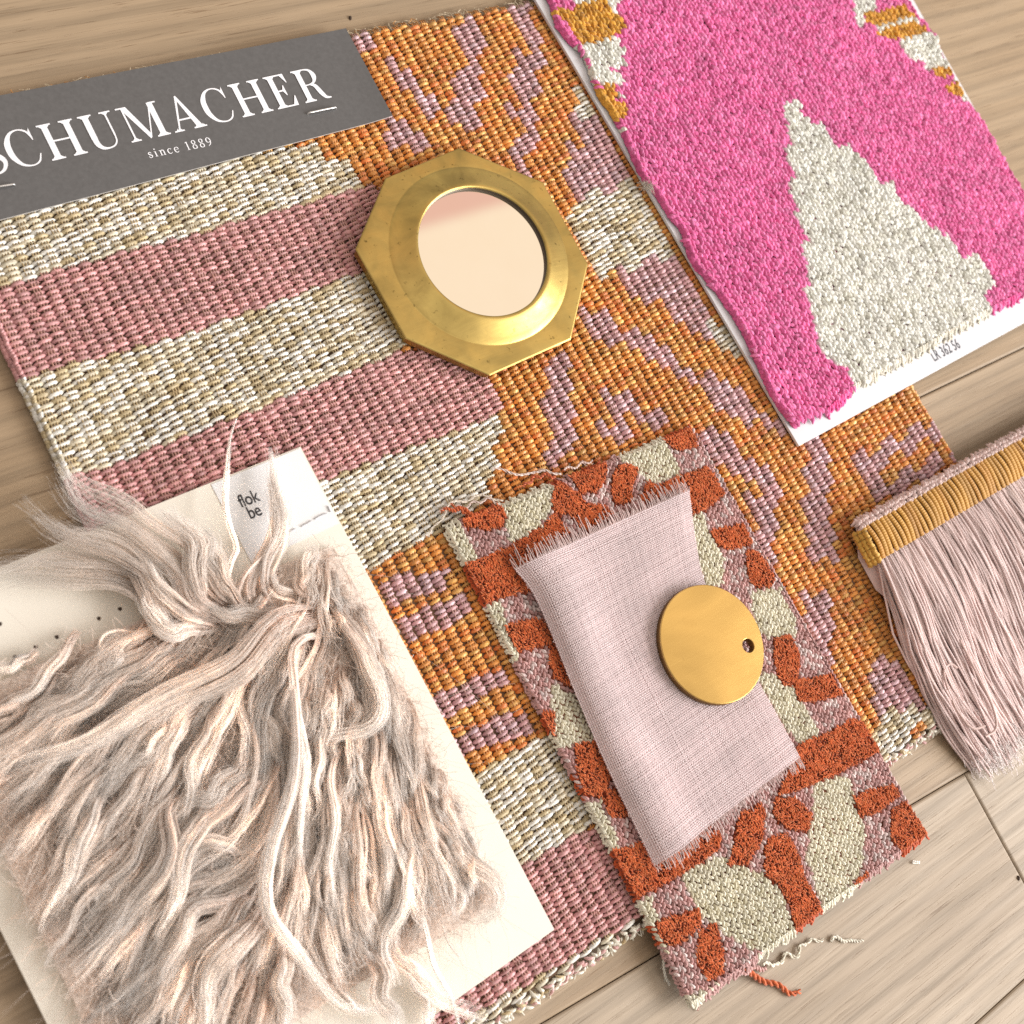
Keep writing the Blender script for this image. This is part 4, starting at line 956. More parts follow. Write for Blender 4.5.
    yarn(Y([(360, 435), (400, 430), (450, 445), (500, 480), (560, 500), (600, 520), (655, 518)]), [0.005, 0.003, 0.0016, 0.001, 0.001, 0.0009, 0.0007], 0.00085, lin(206, 106, 62), 2)
    yarn(Y([(340, 440), (390, 425), (440, 410), (495, 408)]), [0.005, 0.004, 0.002, 0.0012], 0.0008, lin(214, 170, 164), 2)
    yarn(Y([(165, 560), (185, 580), (175, 608)]), [0.004, 0.0015, 0.0006], 0.0004, lin(214, 170, 160), 1)
    yarn(Y([(5, 320), (15, 400), (40, 470), (45, 490)]), [0.006, 0.004, 0.002, 0.001], 0.0004, lin(226, 222, 210), 1)
    yarn(W_([(470, 515), (420, 500), (330, 490), (240, 510), (150, 530), (60, 640), (-10, 750)]), [0.0075, 0.0068, 0.0062, 0.006, 0.0058, 0.0056, 0.0054], 0.0003, lin(226, 214, 198), 3)
    yarn(W_([(450, 535), (380, 510), (300, 525), (220, 555), (140, 560), (60, 590)]), [0.0075, 0.007, 0.0064, 0.006, 0.0057, 0.0055], 0.0003, lin(222, 200, 190), 4)
    yarn(W_([(300, 605), (250, 590), (200, 575), (130, 570), (70, 590)]), [0.0078, 0.007, 0.0062, 0.0058, 0.0055], 0.0006, lin(200, 98, 54), 2)
    yarn(W_([(290, 610), (240, 600), (180, 560), (120, 545)]), [0.0078, 0.007, 0.0062, 0.0056], 0.0004, lin(206, 106, 62), 3)
    yarn(W_([(840, 345), (780, 330), (740, 320), (680, 345), (560, 340), (480, 330), (400, 310)]), [0.0078, 0.0075, 0.007, 0.0064, 0.0058, 0.0056, 0.0055], 0.00035, lin(226, 208, 200), 2)
    yarn(W_([(860, 320), (920, 300), (980, 280), (1040, 255)]), [0.0078, 0.0078, 0.0078, 0.0078], 0.0003, lin(226, 200, 190), 2)
    yarn(W_([(800, 360), (720, 355), (660, 375), (600, 430)]), [0.0078, 0.007, 0.0062, 0.0058], 0.0005, lin(200, 100, 60), 3)
build_swatch()

# ------------------------------------------------------------------ pale pink linen, woven thread by thread
def build_linen():
    root = empty('linen_swatch', (0, 0, 0), 'pale blush linen scrap with fringed short ends on top of the rust patterned swatch', 'fabric swatch')
    Lp = [(515, 568), (537, 600), (575, 690), (610, 770), (638, 830), (655, 866)]
    Rp = [(690, 489), (697, 540), (707, 585), (735, 640), (765, 692), (801, 757)]
    L = spline(at(Lp, ZLIN)[:, :2], 60); R = spline(at(Rp, ZLIN)[:, :2], 60)
    def arcs(C):
        d = np.concatenate([[0], np.cumsum(np.linalg.norm(np.diff(C, axis=0), axis=1))]); return d/d[-1]
    aL, aR = arcs(L), arcs(R)
    def surf(s, t):
        """s across 0..1, t 0 top .. 1 bottom"""
        s, t = np.broadcast_arrays(np.asarray(s, float), np.asarray(t, float))
        tt = np.clip(t, 0, 1)
        l = np.stack([np.interp(tt, aL, L[:, k]) for k in (0, 1)], -1); r = np.stack([np.interp(tt, aR, R[:, k]) for k in (0, 1)], -1)
        p = l*(1-s[..., None])+r*s[..., None]
        ex = (t-tt)[..., None]*(L[-1]-L[0]); p = p+ex
        z = ZLIN+0.0030*np.exp(-((s-0.13)/0.13)**2)-0.0018*np.exp(-(s/0.035)**2)+0.00035*np.sin(t*7+s*3)*np.sin(s*6+1)-0.0006*np.exp(-((1-s)/0.05)**2)
        return np.concatenate([p, z[..., None]], -1)
    wid = 0.0765; hei = 0.100
    nw, nh = 118, 150
    mb = MB()
    def thread(fix, along_t, i, n, m, lo, hi, base):
        """n crossings; over-under with the other set"""
    colA = lin(240, 224, 224); colB = lin(236, 216, 217)
    amp = 0.00016
    # warp: along t
    n = nh*2+1
    t0 = -0.045; t1 = 1.035
    tt = np.linspace(0, 1, n)
    P = np.zeros((nw, n, 3)); Rr = np.zeros((nw, n)); Cc = np.zeros((nw, n, 3))
    for i in range(nw):
        ss = (i+0.5)/nw+0.0012*np.sin(tt*9+i)+rng.normal(0, 0.0008)
        q = surf(ss, tt); ph = np.where(np.arange(n) % 2 == 1, (1-2*((np.arange(n)//2+i) % 2)), 0)
        q[:, 2] += ph*amp
        P[i] = q
        slub = 1+0.2*np.interp(tt, np.linspace(0, 1, 14), rng.normal(0, 0.28, 14))
        Rr[i] = 0.00024*np.clip(slub, 0.75, 1.6)*(1+rng.normal(0, 0.06))
        Cc[i] = colA*(0.97+0.05*rng.random())*np.clip(0.97+0.06*slub, 0.9, 1.1)[:, None]
    mb.tubes(P, Rr, Cc, sides=4, flat=0.75)
    n = nw*2+1; ss = np.linspace(0, 1, n)
    P = np.zeros((nh, n, 3)); Rr = np.zeros((nh, n)); Cc = np.zeros((nh, n, 3))
    for j in range(nh):
        tv = (j+0.5)/nh+0.0012*np.sin(ss*8+j*1.3)+rng.normal(0, 0.0006)
        q = surf(ss, tv); ph = np.where(np.arange(n) % 2 == 1, -(1-2*((np.arange(n)//2+j) % 2)), 0)
        q[:, 2] += ph*amp
        P[j] = q; slub = 1+0.2*np.interp(ss, np.linspace(0, 1, 12), rng.normal(0, 0.28, 12))
        Rr[j] = 0.00025*np.clip(slub, 0.75, 1.7)*(1+rng.normal(0, 0.06)); Cc[j] = colB*(0.97+0.05*rng.random())*np.clip(0.97+0.06*slub, 0.9, 1.1)[:, None]
    mb.tubes(P, Rr, Cc, sides=4, flat=0.75)
    mb.build('linen_weave', M_LINEN, root)
    # fringes: drawn warp ends past the last weft
    mb = MB()
    for end, base, ln in ((0, 0.0, 0.050), (1, 1.0, 0.034)):
        K = 150
        s0 = (np.arange(K)+rng.random(K)*0.6)/K; l = ln*(0.35+0.8*rng.random(K))*np.where(rng.random(K) < 0.12, 1.4, 1)
        cl = np.round(s0*28+rng.normal(0, 0.3, K))/28                       # ends drift together into little bunches
        f = np.linspace(0, 1, 7)[None]
        s = s0[:, None]+(cl-s0)[:, None]*f**1.3*0.35+rng.normal(0, 0.004, K)[:, None]*f
        t = base+(l[:, None]*f if end else -l[:, None]*f)+0.004*(0.5-end)
        p = surf(np.clip(s, -0.02, 1.02), t); p[..., 2] += 0.0005*np.sin(f*2.5)*rng.normal(0.4, 0.6, K)[:, None]
        mb.tubes(p, 0.00017, (lin(238, 216, 212)*(0.85+0.2*rng.random((K, 1))))[:, None], sides=4)
    for sd in (0, 1):
        K = 40; t0 = rng.random(K); f = np.linspace(0, 1, 5)[None]
        s = sd+(2*sd-1)*(0.002+0.006*rng.random(K))[:, None]*f; t = t0[:, None]+rng.normal(0, 0.006, K)[:, None]*f
        p = surf(s, t); mb.tubes(p, 0.00009, lin(238, 216, 212), sides=3)
    mb.build('fringe', M_LINEN, root)
    # closed under-layer so that the swatch below glows through only faintly
    nu, nv = 30, 40
    s, t = np.meshgrid(np.linspace(0.004, 0.996, nu), np.linspace(0.004, 0.996, nv), indexing='ij'); V = surf(s, t); V[..., 2] -= 0.0002
    idx = np.arange(nu*nv).reshape(nu, nv)
    mb = MB(); mb.add(V.reshape(-1, 3), np.stack([idx[:-1, :-1], idx[1:, :-1], idx[1:, 1:], idx[:-1, 1:]], -1).reshape(-1, 4), lin(236, 214, 213))
    mb.build('lining', M_LINEN, root)
build_linen()

# ------------------------------------------------------------------ fringe trimming
def build_trim():
    root = empty('fringe_trim', (0, 0, 0), 'length of blush fringe trimming with an ochre ribbed band at the right edge', 'fringe trim')
    # band edges on the photograph; the band is a rounded, thick braid
    up = [(868, 533), (1024, 447)]; lo = [(884, 556), (1024, 471)]
    zb = 0.0135
    a, b = at([(866, 528), (1026, 438)], zb)[:, :2]; U = (b-a)/np.linalg.norm(b-a); Vd = np.array([U[1], -U[0]])       # Vd: from the band towards the tassels
    L0 = 0.0; L1 = np.linalg.norm(b-a)+0.075
    lo0 = at([(886, 556)], zb)[0, :2]; wb = float(np.dot(lo0-a, Vd))
    wb = max(0.010, min(wb, 0.022))
    prof = lambda v: zb-0.0016*((v-0.45)*2)**2*0.55          # slight crown across the band
    def pt(u, v, dz=0.0): return np.concatenate([a+u*U+v*wb*Vd, [prof(v)+dz]])
    # body under the band
    mb = MB(); nu, nv = 60, 12
    V = []
    for i in range(nu):
        u = L0+(L1-L0)*i/(nu-1)
        ring = [pt(u, v, -0.0009) for v in np.linspace(-0.12, 1.0, nv)]
        ring += [np.array([*(a+u*U+1.05*wb*Vd), zb-0.004]), np.array([*(a+u*U+0.95*wb*Vd), zb-0.008]), np.array([*(a+u*U+0.1*wb*Vd), zb-0.0085]), np.array([*(a+u*U-0.22*wb*Vd), zb-0.004])]
        V.append(ring)
    V = np.array(V); m_ = V.shape[1]; idx = np.arange(nu*m_).reshape(nu, m_)
    Q = np.stack([idx[:-1], np.roll(idx, -1, 1)[:-1], np.roll(idx, -1, 1)[1:], idx[1:]], -1).reshape(-1, 4)
    mb.add(V.reshape(-1, 3), Q, lin(92, 60, 22)); mb.build('band_core', M_FRINGE, root)
    # ribs across the band
    mb = MB(); rib = 0.0026; n = int((L1-L0)/rib); k = 14
    P = np.zeros((n, k, 3)); 
    for i in range(n):
        u = L0+0.0015+i*rib+rng.normal(0, 0.00012)
        for j, v in enumerate(np.linspace(-0.04, 1.02, k)): P[i, j] = pt(u+0.0004*math.sin(v*3+i), v, 0.0001)
    cc = np.where(rng.random((n, 1)) < 0.7, lin(190, 138, 50), lin(180, 126, 40))*(0.82+0.25*rng.random((n, 1)))
    mb.tubes(P, 0.00118, cc[:, None], sides=8, twist=0, flat=0.5)
    # looped end of the band, rolled over at the cut
    for q in range(3):
        v = np.linspace(-0.02, 1.05, 22); off = -0.0005-0.0012*q
        p = np.array([pt(L0+off-0.001*math.sin(x*PI), x, -0.0005-0.0014*q+0.0003*math.sin(x*40)) for x in v]); mb.tubes(p, 0.0011+0.0003*np.sin(v*60), lin(206, 158, 66), sides=7)
    mb.build('ribbed_band', M_FRINGE, root)
    # pale looped heading along the upper edge
    mb = MB(); n = int((L1-L0)/0.0013); i = np.arange(n)
    for row, (vv, dz, an) in enumerate(((-0.10, 0.0002, 0.9), (-0.23, -0.0006, 0.6), (-0.28, -0.0024, 0.8))):
        u = L0-0.001+i*0.0013+rng.normal(0, 0.0003, n)
        c = a+u[:, None]*U+vv*wb*Vd+rng.normal(0, 0.0003, (n, 2)); ang = math.atan2(U[1], U[0])+an+rng.normal(0, 0.35, n)
        mb.domes(np.column_stack([c, np.full(n, zb-0.0016+dz)]), np.column_stack([np.cos(ang), np.sin(ang)]), 0.0030, 0.0014, 0.0013, (lin(228, 202, 196)*(0.85+0.25*rng.random((n, 1)))), droop=0.5, bend=0.15)
    # wispy loops along its outer side
    n = 260; u = L0+rng.random(n)*(L1-L0); f = np.linspace(0, 1, 6)[None]
    p = (a+u[:, None]*U)[:, None, :]-Vd*(0.20*wb+(0.0006+0.0014*rng.random(n)[:, None, None])*f[..., None])+U*(rng.normal(0, 0.0012, n)[:, None, None]*f[..., None])
    p = np.concatenate([p, (zb-0.002-0.002*f[..., None]*rng.random(n)[:, None, None])], -1)
    mb.tubes(p, 0.0002, lin(232, 210, 204), sides=4)
    mb.build('heading', M_FRINGE, root)
    # blush cloth folded under the cut end
    f0 = at([(850, 521), (858, 527), (882, 558), (893, 604), (880, 588), (862, 556)], 0.0085)[:, :2]
    V = [(*f0[0], zb-0.0020), (*f0[1], zb-0.0012), (*f0[2], zb-0.003), (*f0[3], 0.0085), (*f0[4], 0.0060), (*f0[5], 0.0062)]
    mesh_py('folded_end', V, [(0, 5, 1), (1, 5, 2), (2, 5, 4), (2, 4, 3)], plain_mat('blush_cloth', lin(214, 188, 182), 0.8, scale=2500, var=0.12, bstr=0.3), root, smooth=True)
    # the fringe itself: bulging skirts of twisted thread
    n = 3000
    u0 = L0+0.0002+(L1-L0)*(np.arange(n)+rng.random(n))/n; layer = rng.random(n)
    Pn = np.zeros((n, 30, 3)); Rr = np.zeros((n, 30)); Cc = np.zeros((n, 30, 3))
    f = np.linspace(0, 1, 30)
    # direction of fall: straight out from the band, swept a little left near the end
    for i in range(n):
        uu = u0[i]; frac = uu/(L1-L0)
        ln = 0.0800+0.004*math.sin(uu*110)+rng.normal(0, 0.0034)
        if rng.random() < 0.07: ln *= 0.70+0.25*rng.random()
        edge = math.exp(-uu/0.022)
        # lateral drift along U
        drift = edge*np.interp(f, [0, 0.2, 0.45, 0.65, 0.82, 1.0], [0, -0.0045, -0.0075, -0.0060, -0.0035, 0.0])+rng.normal(0, 0.0014)*f+0.0012*np.sin(f*5+uu*260+rng.normal(0, 0.5))*f+0.0011*np.sin(f*(8+6*rng.random())+rng.random()*6)*f
        bunch = 0.0013*math.sin(uu*520)*f
        x = uu+drift+bunch
        y = wb*0.93+f*ln
        top = zb-0.0045+0.0028*layer[i]
        z = top+(0.0012+0.004*layer[i])*np.sin(np.clip(f*1.35, 0, 1)*PI)*0.8
        end = 0.0008+0.0085*layer[i]**1.3*(1-0.35*f)
        z = z*(1-f**1.2)+end*f**1.2+0.0006*np.sin(f*9+i)
        Pn[i, :, :2] = a+x[:, None]*U+y[:, None]*Vd; Pn[i, :, 2] = np.maximum(z, 0.0006)
        Rr[i] = 0.00041*(0.85+0.35*rng.random())*(1+0.0*f)
        wv = rng.random(); warm = np.clip((frac-0.35)*1.8, 0, 1)*rng.random()
        base = lin(238, 212, 207)*(1-warm)+lin(248, 236, 220)*warm
        Cc[i] = base*(0.78+0.36*wv)*(0.92+0.10*f[:, None])
    mb = MB(); mb.tubes(Pn, Rr, Cc, sides=5, twist=6.28)
    # loose curled threads near the tips
    for (pts, zs) in (([(948, 690), (944, 672), (950, 664), (957, 668)], .011), ([(952, 700), (958, 712), (972, 728), (985, 726)], .011), ([(960, 640), (975, 670), (992, 705), (996, 728), (985, 737)], .0125)):
        p = at(pts, zs); mb.tubes(spline(p, 26), 0.00052, lin(214, 184, 176), sides=5, twist=6.28)
    mb.build('fringe', M_FRINGE, root)
    # feathery cut tips
    mb = MB(); K = 9000; i = rng.integers(0, n, K); e = Pn[i, -1]; d = Pn[i, -1]-Pn[i, -4]; d /= np.linalg.norm(d, axis=1, keepdims=True)
    f5 = np.linspace(0, 1, 5)[None, :, None]
    p = e[:, None]+d[:, None]*f5*(0.002+0.0035*rng.random(K))[:, None, None]+np.cumsum(rng.normal(0, 0.00035, (K, 5, 3)), 1); p[..., 2] = np.maximum(p[..., 2], 0.0004)
    mb.tubes(p, 0.00011, (lin(250, 238, 234)*(0.9+0.2*rng.random((K, 1))))[:, None], sides=3); mb.build('cut_tips', M_FRINGE, root)
build_trim()
# ------------------------------------------------------------------ long-haired fur sample on a cream card
def build_fur():
    root = empty('fur_sample', (0, 0, 0), 'long shaggy blush fur sample on a cream card with a small white label, lower left', 'fur sample')
    zc = 0.0058
    br = (554.5, 929.5); tr = (300.5, 446.5)
    tl = lineX(tr, (0, 567), (0, 929), (47, 1024)); bl = lineX(br, (425, 1022), (0, 929), (47, 1024))
    card = prism('mounting_card', at([tr, tl, bl, br], zc), zc-0.0010, zc, M_CREAM, root, bevel=0.0001)
    q = at([(211, 484.5), (299.5, 448.5), (338.5, 523), (252, 564)], zc+0.0001)
    lab = prism('printed_label', q, zc+0.00002, zc+0.00022, M_LABEL, root)
    o, d = at([(241, 508), (262, 500)], zc); a = math.atan2(d[1]-o[1], d[0]-o[0])
    o2 = at([(250, 519.5)], zc)[0]; zz = zc+0.00027
    set_sans([('flok', (o[0], o[1], zz), a, 0.0040, 0.82, 0.95), ('be', (o2[0], o2[1], zz), a, 0.0040, 0.82, 0.95)], M_INKB, lab, 'label_lettering')
    # loose white stitches through the label
    S_ = lambda pts: cr(180, 420, 5.12, pts)
    paths = []
    for s in ([(565, 572), (590, 556)], [(622, 545), (655, 528), (675, 515)], [(690, 508), (720, 490), (752, 478)], [(758, 440), (770, 470)]):
        p = at(S_(s), zc+0.0005); paths.append(spline(p, 10))
    tube_obj('stitching', paths, 0.00022, plain_mat('grey_thread', (0.5, 0.5, 0.52), 0.7), lab)
    # needle holes along the top of the card
    mb = MB()
    for (x, y) in ((99, 618.5), (120, 609), (140, 600), (57, 637), (36, 647), (15, 657), (0, 624), (142, 555)):
        c = at([(x, y)], zc+0.00006)[0]; th = np.linspace(0, 2*PI, 11)[:-1]; r = 0.0006 if x != 142 else 0.0003
        V = [(*(c[:2]), c[2])]+[(c[0]+r*math.cos(t)*(1+0.2*math.sin(3*t)), c[1]+r*math.sin(t), c[2]) for t in th]
        mb.add(V, [(0, 1+2*k, 2+2*k, 1+(2*k+2) % 10) for k in range(5)])
    mb.build('needle_holes', M_SPECK, card, smooth=False)

    base = [(-70, 712), (60, 655), (144, 618), (240, 580), (333, 546), (372, 615), (430, 745), (470, 832), (497, 905), (440, 938), (330, 1000), (250, 1050), (95, 1050), (84, 1022), (4, 854), (-40, 770)]
    X = lambda pts: [(x/2.56, 380+y/2.56) for x, y in pts]
    Y = lambda pts: [(x/2.56, 624+y/2.56) for x, y in pts]
    E2 = lambda pts: cr(320, 624, 2.56, pts)
    zb = zc+0.0022
    ob = at(base, zb)[:, :2]
    # knitted backing of the fur
    prism('fur_backing', ob, zc+0.0001, zb, plain_mat('fur_backing', lin(222, 208, 197), 0.95, var=0.2, scale=900, bstr=0.5), root)

    NP = 19
    fu = np.linspace(0, 1, NP)
    paths, rads, cols = [], [], []
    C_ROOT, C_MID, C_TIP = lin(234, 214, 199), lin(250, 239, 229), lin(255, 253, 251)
    def fibres(G, R, nf, tone, tip=0.35, loose=0.12, rf=0.00008, curl=0.6, shine=0.0, root=0.55):
        """G (NP,3) centre line in metres; R clump radius in metres"""
        T = np.gradient(G, axis=0); T /= np.linalg.norm(T, axis=1, keepdims=True)+1e-12
        A = np.cross(T, [0.01, 0.02, 1]); A /= np.linalg.norm(A, axis=1, keepdims=True)+1e-12; B = np.cross(A, T)
        ns = max(3, int(nf/16)); sr = np.sqrt(rng.random(ns)); sth = rng.random(ns)*2*PI; k_ = rng.integers(0, ns, nf)
        sx = sr[k_]*np.cos(sth[k_])+rng.normal(0, 0.13, nf); sy = sr[k_]*np.sin(sth[k_])+rng.normal(0, 0.13, nf)
        r = np.hypot(sx, sy); th = np.arctan2(sy, sx); stl = (1+rng.normal(0, 0.08, ns))[k_]; sln = (0.62+0.38*rng.random(ns))[k_]
        tw = rng.normal(0, 0.45, ns)[k_]+rng.normal(0, 0.12, nf)+curl*2.2
        prof = root+(1-root)*np.sin(np.clip(fu*1.6, 0, 1)*PI/2); prof = prof*(1-(1-tip)*np.clip((fu-0.45)/0.55, 0, 1)**1.2)
        s0 = rng.random(nf)*0.18; s1 = np.clip(sln*(0.86+0.28*rng.random(nf)), 0.4, 1.02)
        u = np.clip(s0[:, None]+(s1-s0)[:, None]*fu[None], 0, 1.02)
        def samp(arr): return np.stack([np.interp(u, fu, arr[:, k]) for k in range(3)], -1)
        Gc, Ac, Bc = samp(G), samp(A), samp(B); pr = np.interp(u, fu, prof)
        ph = th[:, None]+tw[:, None]*u
        stray = loose*np.cumsum(rng.normal(0, 1, (nf, NP)), 1)/math.sqrt(NP)*u**1.2
        stray2 = loose*np.cumsum(rng.normal(0, 1, (nf, NP)), 1)/math.sqrt(NP)*u**1.2
        ra = R*pr*r[:, None]
        fr = 2+4*rng.random(nf); am = 0.06*R*rng.random(nf)
        off_a = ra*np.cos(ph)+R*stray+(am[:, None]*np.sin(fr[:, None]*u*2*PI)); off_b = 0.62*ra*np.sin(ph)+R*0.6*stray2
        P = Gc+Ac*off_a[..., None]+Bc*off_b[..., None]
        P[..., 2] = np.maximum(P[..., 2], np.where(P[..., 2] < 0.0012, 0.0012, P[..., 2]))
        fl = (1+rng.normal(0, 0.07, nf))*stl
        w1 = np.clip(u/0.45, 0, 1)[..., None]; w2 = np.clip((u-0.35)/0.65, 0, 1)[..., None]*(0.45+0.55*rng.random(nf))[:, None, None]
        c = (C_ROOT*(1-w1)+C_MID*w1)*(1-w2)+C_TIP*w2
        c = c*(1-shine)+C_TIP*shine  # painted highlight: lock colour blended toward the pale tip
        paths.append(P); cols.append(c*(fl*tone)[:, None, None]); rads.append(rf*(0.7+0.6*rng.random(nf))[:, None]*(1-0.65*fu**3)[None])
    def guide(pts, z, wave=0.0, wn=3.0, ph=None):
        """pts photo pixels; z metres, same length or (start, mid, end)"""
        z = np.asarray(z, float)
        if len(z) != len(pts): z = np.interp(np.linspace(0, 1, len(pts)), np.linspace(0, 1, len(z)), z)
        P = spline(at(pts, z), NP)
        if wave:
            T = np.gradient(P, axis=0); T /= np.linalg.norm(T, axis=1, keepdims=True)
            Nn = np.column_stack([-T[:, 1], T[:, 0], np.zeros(NP)])
            ph = rng.random()*6 if ph is None else ph
            P = P+Nn*(wave*np.sin(fu*wn*2*PI+ph)*np.clip(fu*3, 0, 1))[:, None]+np.array([0, 0, 1])*(0.6*wave*np.sin(fu*wn*2*PI*0.8+ph+1.5))[:, None]
        return P

    # locks read off the photograph (the big, recognisable ones)
    heroes = [  # pts, z, R mm, fibres, tone, shine, tip
        (X([(832, 590), (740, 600), (680, 640), (600, 722), (480, 792), (350, 852), (200, 940), (40, 995)]), (.012, .0165, .016, .013), 3.0, 230, 1.08, .25, .25),
        (X([(830, 620), (740, 640), (690, 690), (600, 760), (500, 815), (380, 880)]), (.011, .0145, .013), 2.4, 120, 1.0, .1, .3),
        (X([(850, 560), (890, 640), (940, 720), (968, 790), (962, 865), (920, 905), (835, 912)]), (.011, .0145, .0145, .013), 2.6, 170, 1.1, .35, .45),
        (X([(835, 545), (905, 660), (955, 740), (985, 830)]), (.010, .0125, .012), 2.6, 120, 1.0, .15, .4),
        (Y([(830, 38), (790, 28), (750, 62), (745, 110), (755, 200), (780, 330), (772, 440), (770, 620)]), (.012, .016, .016, .0145), 1.5, 110, 1.12, .45, .25),
        (Y([(790, 40), (765, 70), (752, 130), (757, 300), (745, 440), (705, 560), (680, 680), (690, 760), (760, 835), (830, 930), (900, 990), (950, 985)]), (.013, .0165, .0165, .0155, .015), 1.6, 130, 1.12, .5, .35),
        (X([(600, 580), (585, 530), (590, 470), (606, 430), (590, 390), (578, 320), (582, 220), (592, 150), (606, 98)]), (.010, .013, .014, .013, .012), 0.75, 60, 1.2, .7, .3),
        (X([(660, 590), (636, 540), (652, 480), (690, 430), (705, 350), (700, 270), (684, 175)]), (.010, .0135, .013, .0105), 2.0, 110, 1.08, .35, .9),
        (X([(700, 580), (672, 530), (680, 470), (705, 410), (715, 330), (708, 260), (690, 170)]), (.010, .0135, .013, .0105), 2.2, 90, 1.12, .45, 1.0),
        (X([(720, 560), (690, 510), (700, 460), (728, 400), (725, 300), (735, 200)]), (.010, .0125, .012, .009), 2.0, 60, 1.1, .4, 1.3),
        (X([(610, 600), (602, 560), (620, 500), (665, 455), (695, 400), (690, 320), (665, 230)]), (.011, .0145, .0135, .0105), 1.5, 50, 1.08, .3, .9),
        (X([(800, 560), (770, 520), (790, 460), (792, 420)]), (.010, .0125, .0125, .010), 2.4, 120, 1.05, .25, .6),
        (X([(830, 560), (760, 560), (700, 530), (690, 490), (720, 480)]), (.010, .012, .011), 1.8, 80, 1.0, .2, .5),
        (X([(740, 590), (660, 605), (600, 600), (560, 590), (500, 575)]), (.010, .0135, .013), 2.4, 120, 1.0, .15, .5),
        # upward fluff
        (X([(590, 620), (520, 600), (470, 560), (455, 500), (400, 430), (330, 380), (230, 330), (165, 235)]), (.011, .0145, .0135, .0125), 4.2, 170, 1.0, .25, 1.3),
        (X([(580, 600), (540, 560), (500, 510), (480, 450), (410, 390), (330, 330), (225, 275), (150, 205)]), (.010, .0145, .0135, .0115), 3.4, 120, 1.0, .25, 1.2),
        (X([(540, 630), (440, 630), (395, 590), (385, 540), (345, 470), (260, 420), (150, 390), (40, 310)]), (.011, .0145, .0135, .011), 3.6, 150, 1.0, .2, 1.5),
        (X([(520, 610), (420, 560), (370, 490), (300, 430), (200, 400), (100, 330), (-10, 300)]), (.011, .0145, .013, .0095), 3.4, 80, .95, .15, 1.6),
        (X([(510, 620), (420, 580), (330, 520), (200, 490), (60, 490), (-60, 500)]), (.011, .0135, .0125, .0105), 3.8, 110, .92, .1, 1.5),
        (X([(500, 620), (400, 560), (300, 500), (160, 470), (0, 520)]), (.010, .0125, .0115, .0095), 3.6, 80, .9, .1, 1.6),
        (X([(600, 590), (560, 530), (530, 470), (535, 420), (500, 370)]), (.011, .014, .0145, .013), 2.6, 130, .96, .1, .8),
        (X([(570, 600), (510, 570), (490, 520), (500, 440), (470, 380), (420, 330)]), (.011, .015, .0145, .013), 3.2, 160, 1.0, .25, .8),
        (X([(560, 630), (480, 590), (440, 560), (410, 510), (380, 470), (300, 440)]), (.012, .015, .0145, .013), 2.8, 150, 1.06, .4, .6),
        (X([(555, 640), (440, 645), (400, 620), (385, 580), (375, 535)]), (.012, .0155, .0145, .013), 2.4, 150, 1.1, .45, .6),
        (X([(640, 610), (600, 560), (575, 520), (560, 450), (530, 400)]), (.011, .0135, .0135, .012), 2.2, 120, .94, .05, .8),
        # left side
        (X([(205, 640), (170, 690), (130, 745), (80, 795), (-10, 855)]), (.010, .0135, .0125), 1.7, 90, 1.1, .45, .3),
        (X([(100, 695), (60, 722), (20, 740), (-30, 752)]), (.009, .0115, .011), 1.7, 90, 1.15, .6, .5),
        (X([(400, 680), (330, 730), (250, 800), (150, 850), (60, 920), (-40, 990)]), (.010, .0145, .0125), 2.8, 150, 1.02, .15, .35),
        (X([(300, 760), (200, 815), (120, 850), (40, 930), (-40, 1010)]), (.010, .013, .0115), 2.6, 130, 1.0, .1, .35),
        (X([(390, 690), (330, 650), (280, 660), (262, 690), (300, 700), (280, 740)]), (.010, .0125, .0115), 1.3, 70, 1.08, .4, .5),
        (X([(340, 650), (310, 690), (300, 720), (270, 745), (280, 765)]), (.010, .013, .012), 1.0, 60, 1.1, .5, .5),
        (X([(480, 650), (400, 690), (300, 750), (200, 790), (140, 870)]), (.010, .0125, .012), 3.0, 150, .95, .05, .4),
        # body, from the second crop
        (Y([(440, 205), (425, 280), (385, 330), (325, 362)]), (.011, .0145, .0125), 2.2, 110, 1.08, .35, .45),
        (Y([(530, 188), (460, 280), (430, 360), (398, 424)]), (.011, .0145, .012), 1.7, 90, 1.08, .4, .3),
        (Y([(585, 165), (545, 270), (500, 370), (480, 500)]), (.011, .015, .0125), 2.2, 110, 1.06, .3, .3),
        (Y([(620, 190), (680, 240), (710, 320), (720, 370)]), (.011, .0135, .012), 2.4, 110, 1.0, .2, .3),
        (Y([(285, 400), (240, 470), (215, 540), (190, 610), (105, 795)]), (.011, .015, .0125), 2.0, 130, 1.14, .55, .35),
        (Y([(330, 645), (280, 690), (240, 715)]), (.011, .0125, .0115), 1.9, 90, 1.15, .6, .4),
        (Y([(480, 430), (430, 470), (435, 560), (390, 660), (330, 740), (190, 895)]), (.011, .0155, .0125), 2.8, 170, 1.03, .25, .35),
        (Y([(580, 380), (520, 500), (470, 610), (430, 740), (372, 885)]), (.012, .0160, .0125), 2.4, 160, 1.08, .4, .25),
        (Y([(740, 400), (640, 410), (560, 470), (470, 560), (400, 650), (280, 780)]), (.011, .0145, .012), 2.6, 150, .98, .1, .35),
        (Y([(660, 330), (600, 390), (540, 440), (500, 450), (470, 480)]), (.011, .0145, .0125), 2.8, 150, 1.06, .35, .5),
        (Y([(635, 650), (600, 580), (545, 555), (490, 590), (465, 650)]), (.011, .014, .012), 1.8, 100, 1.03, .25, .5),
        (Y([(640, 690), (560, 715), (490, 745), (450, 830), (400, 930), (380, 970)]), (.012, .0155, .012), 2.5, 160, 1.02, .25, .4),
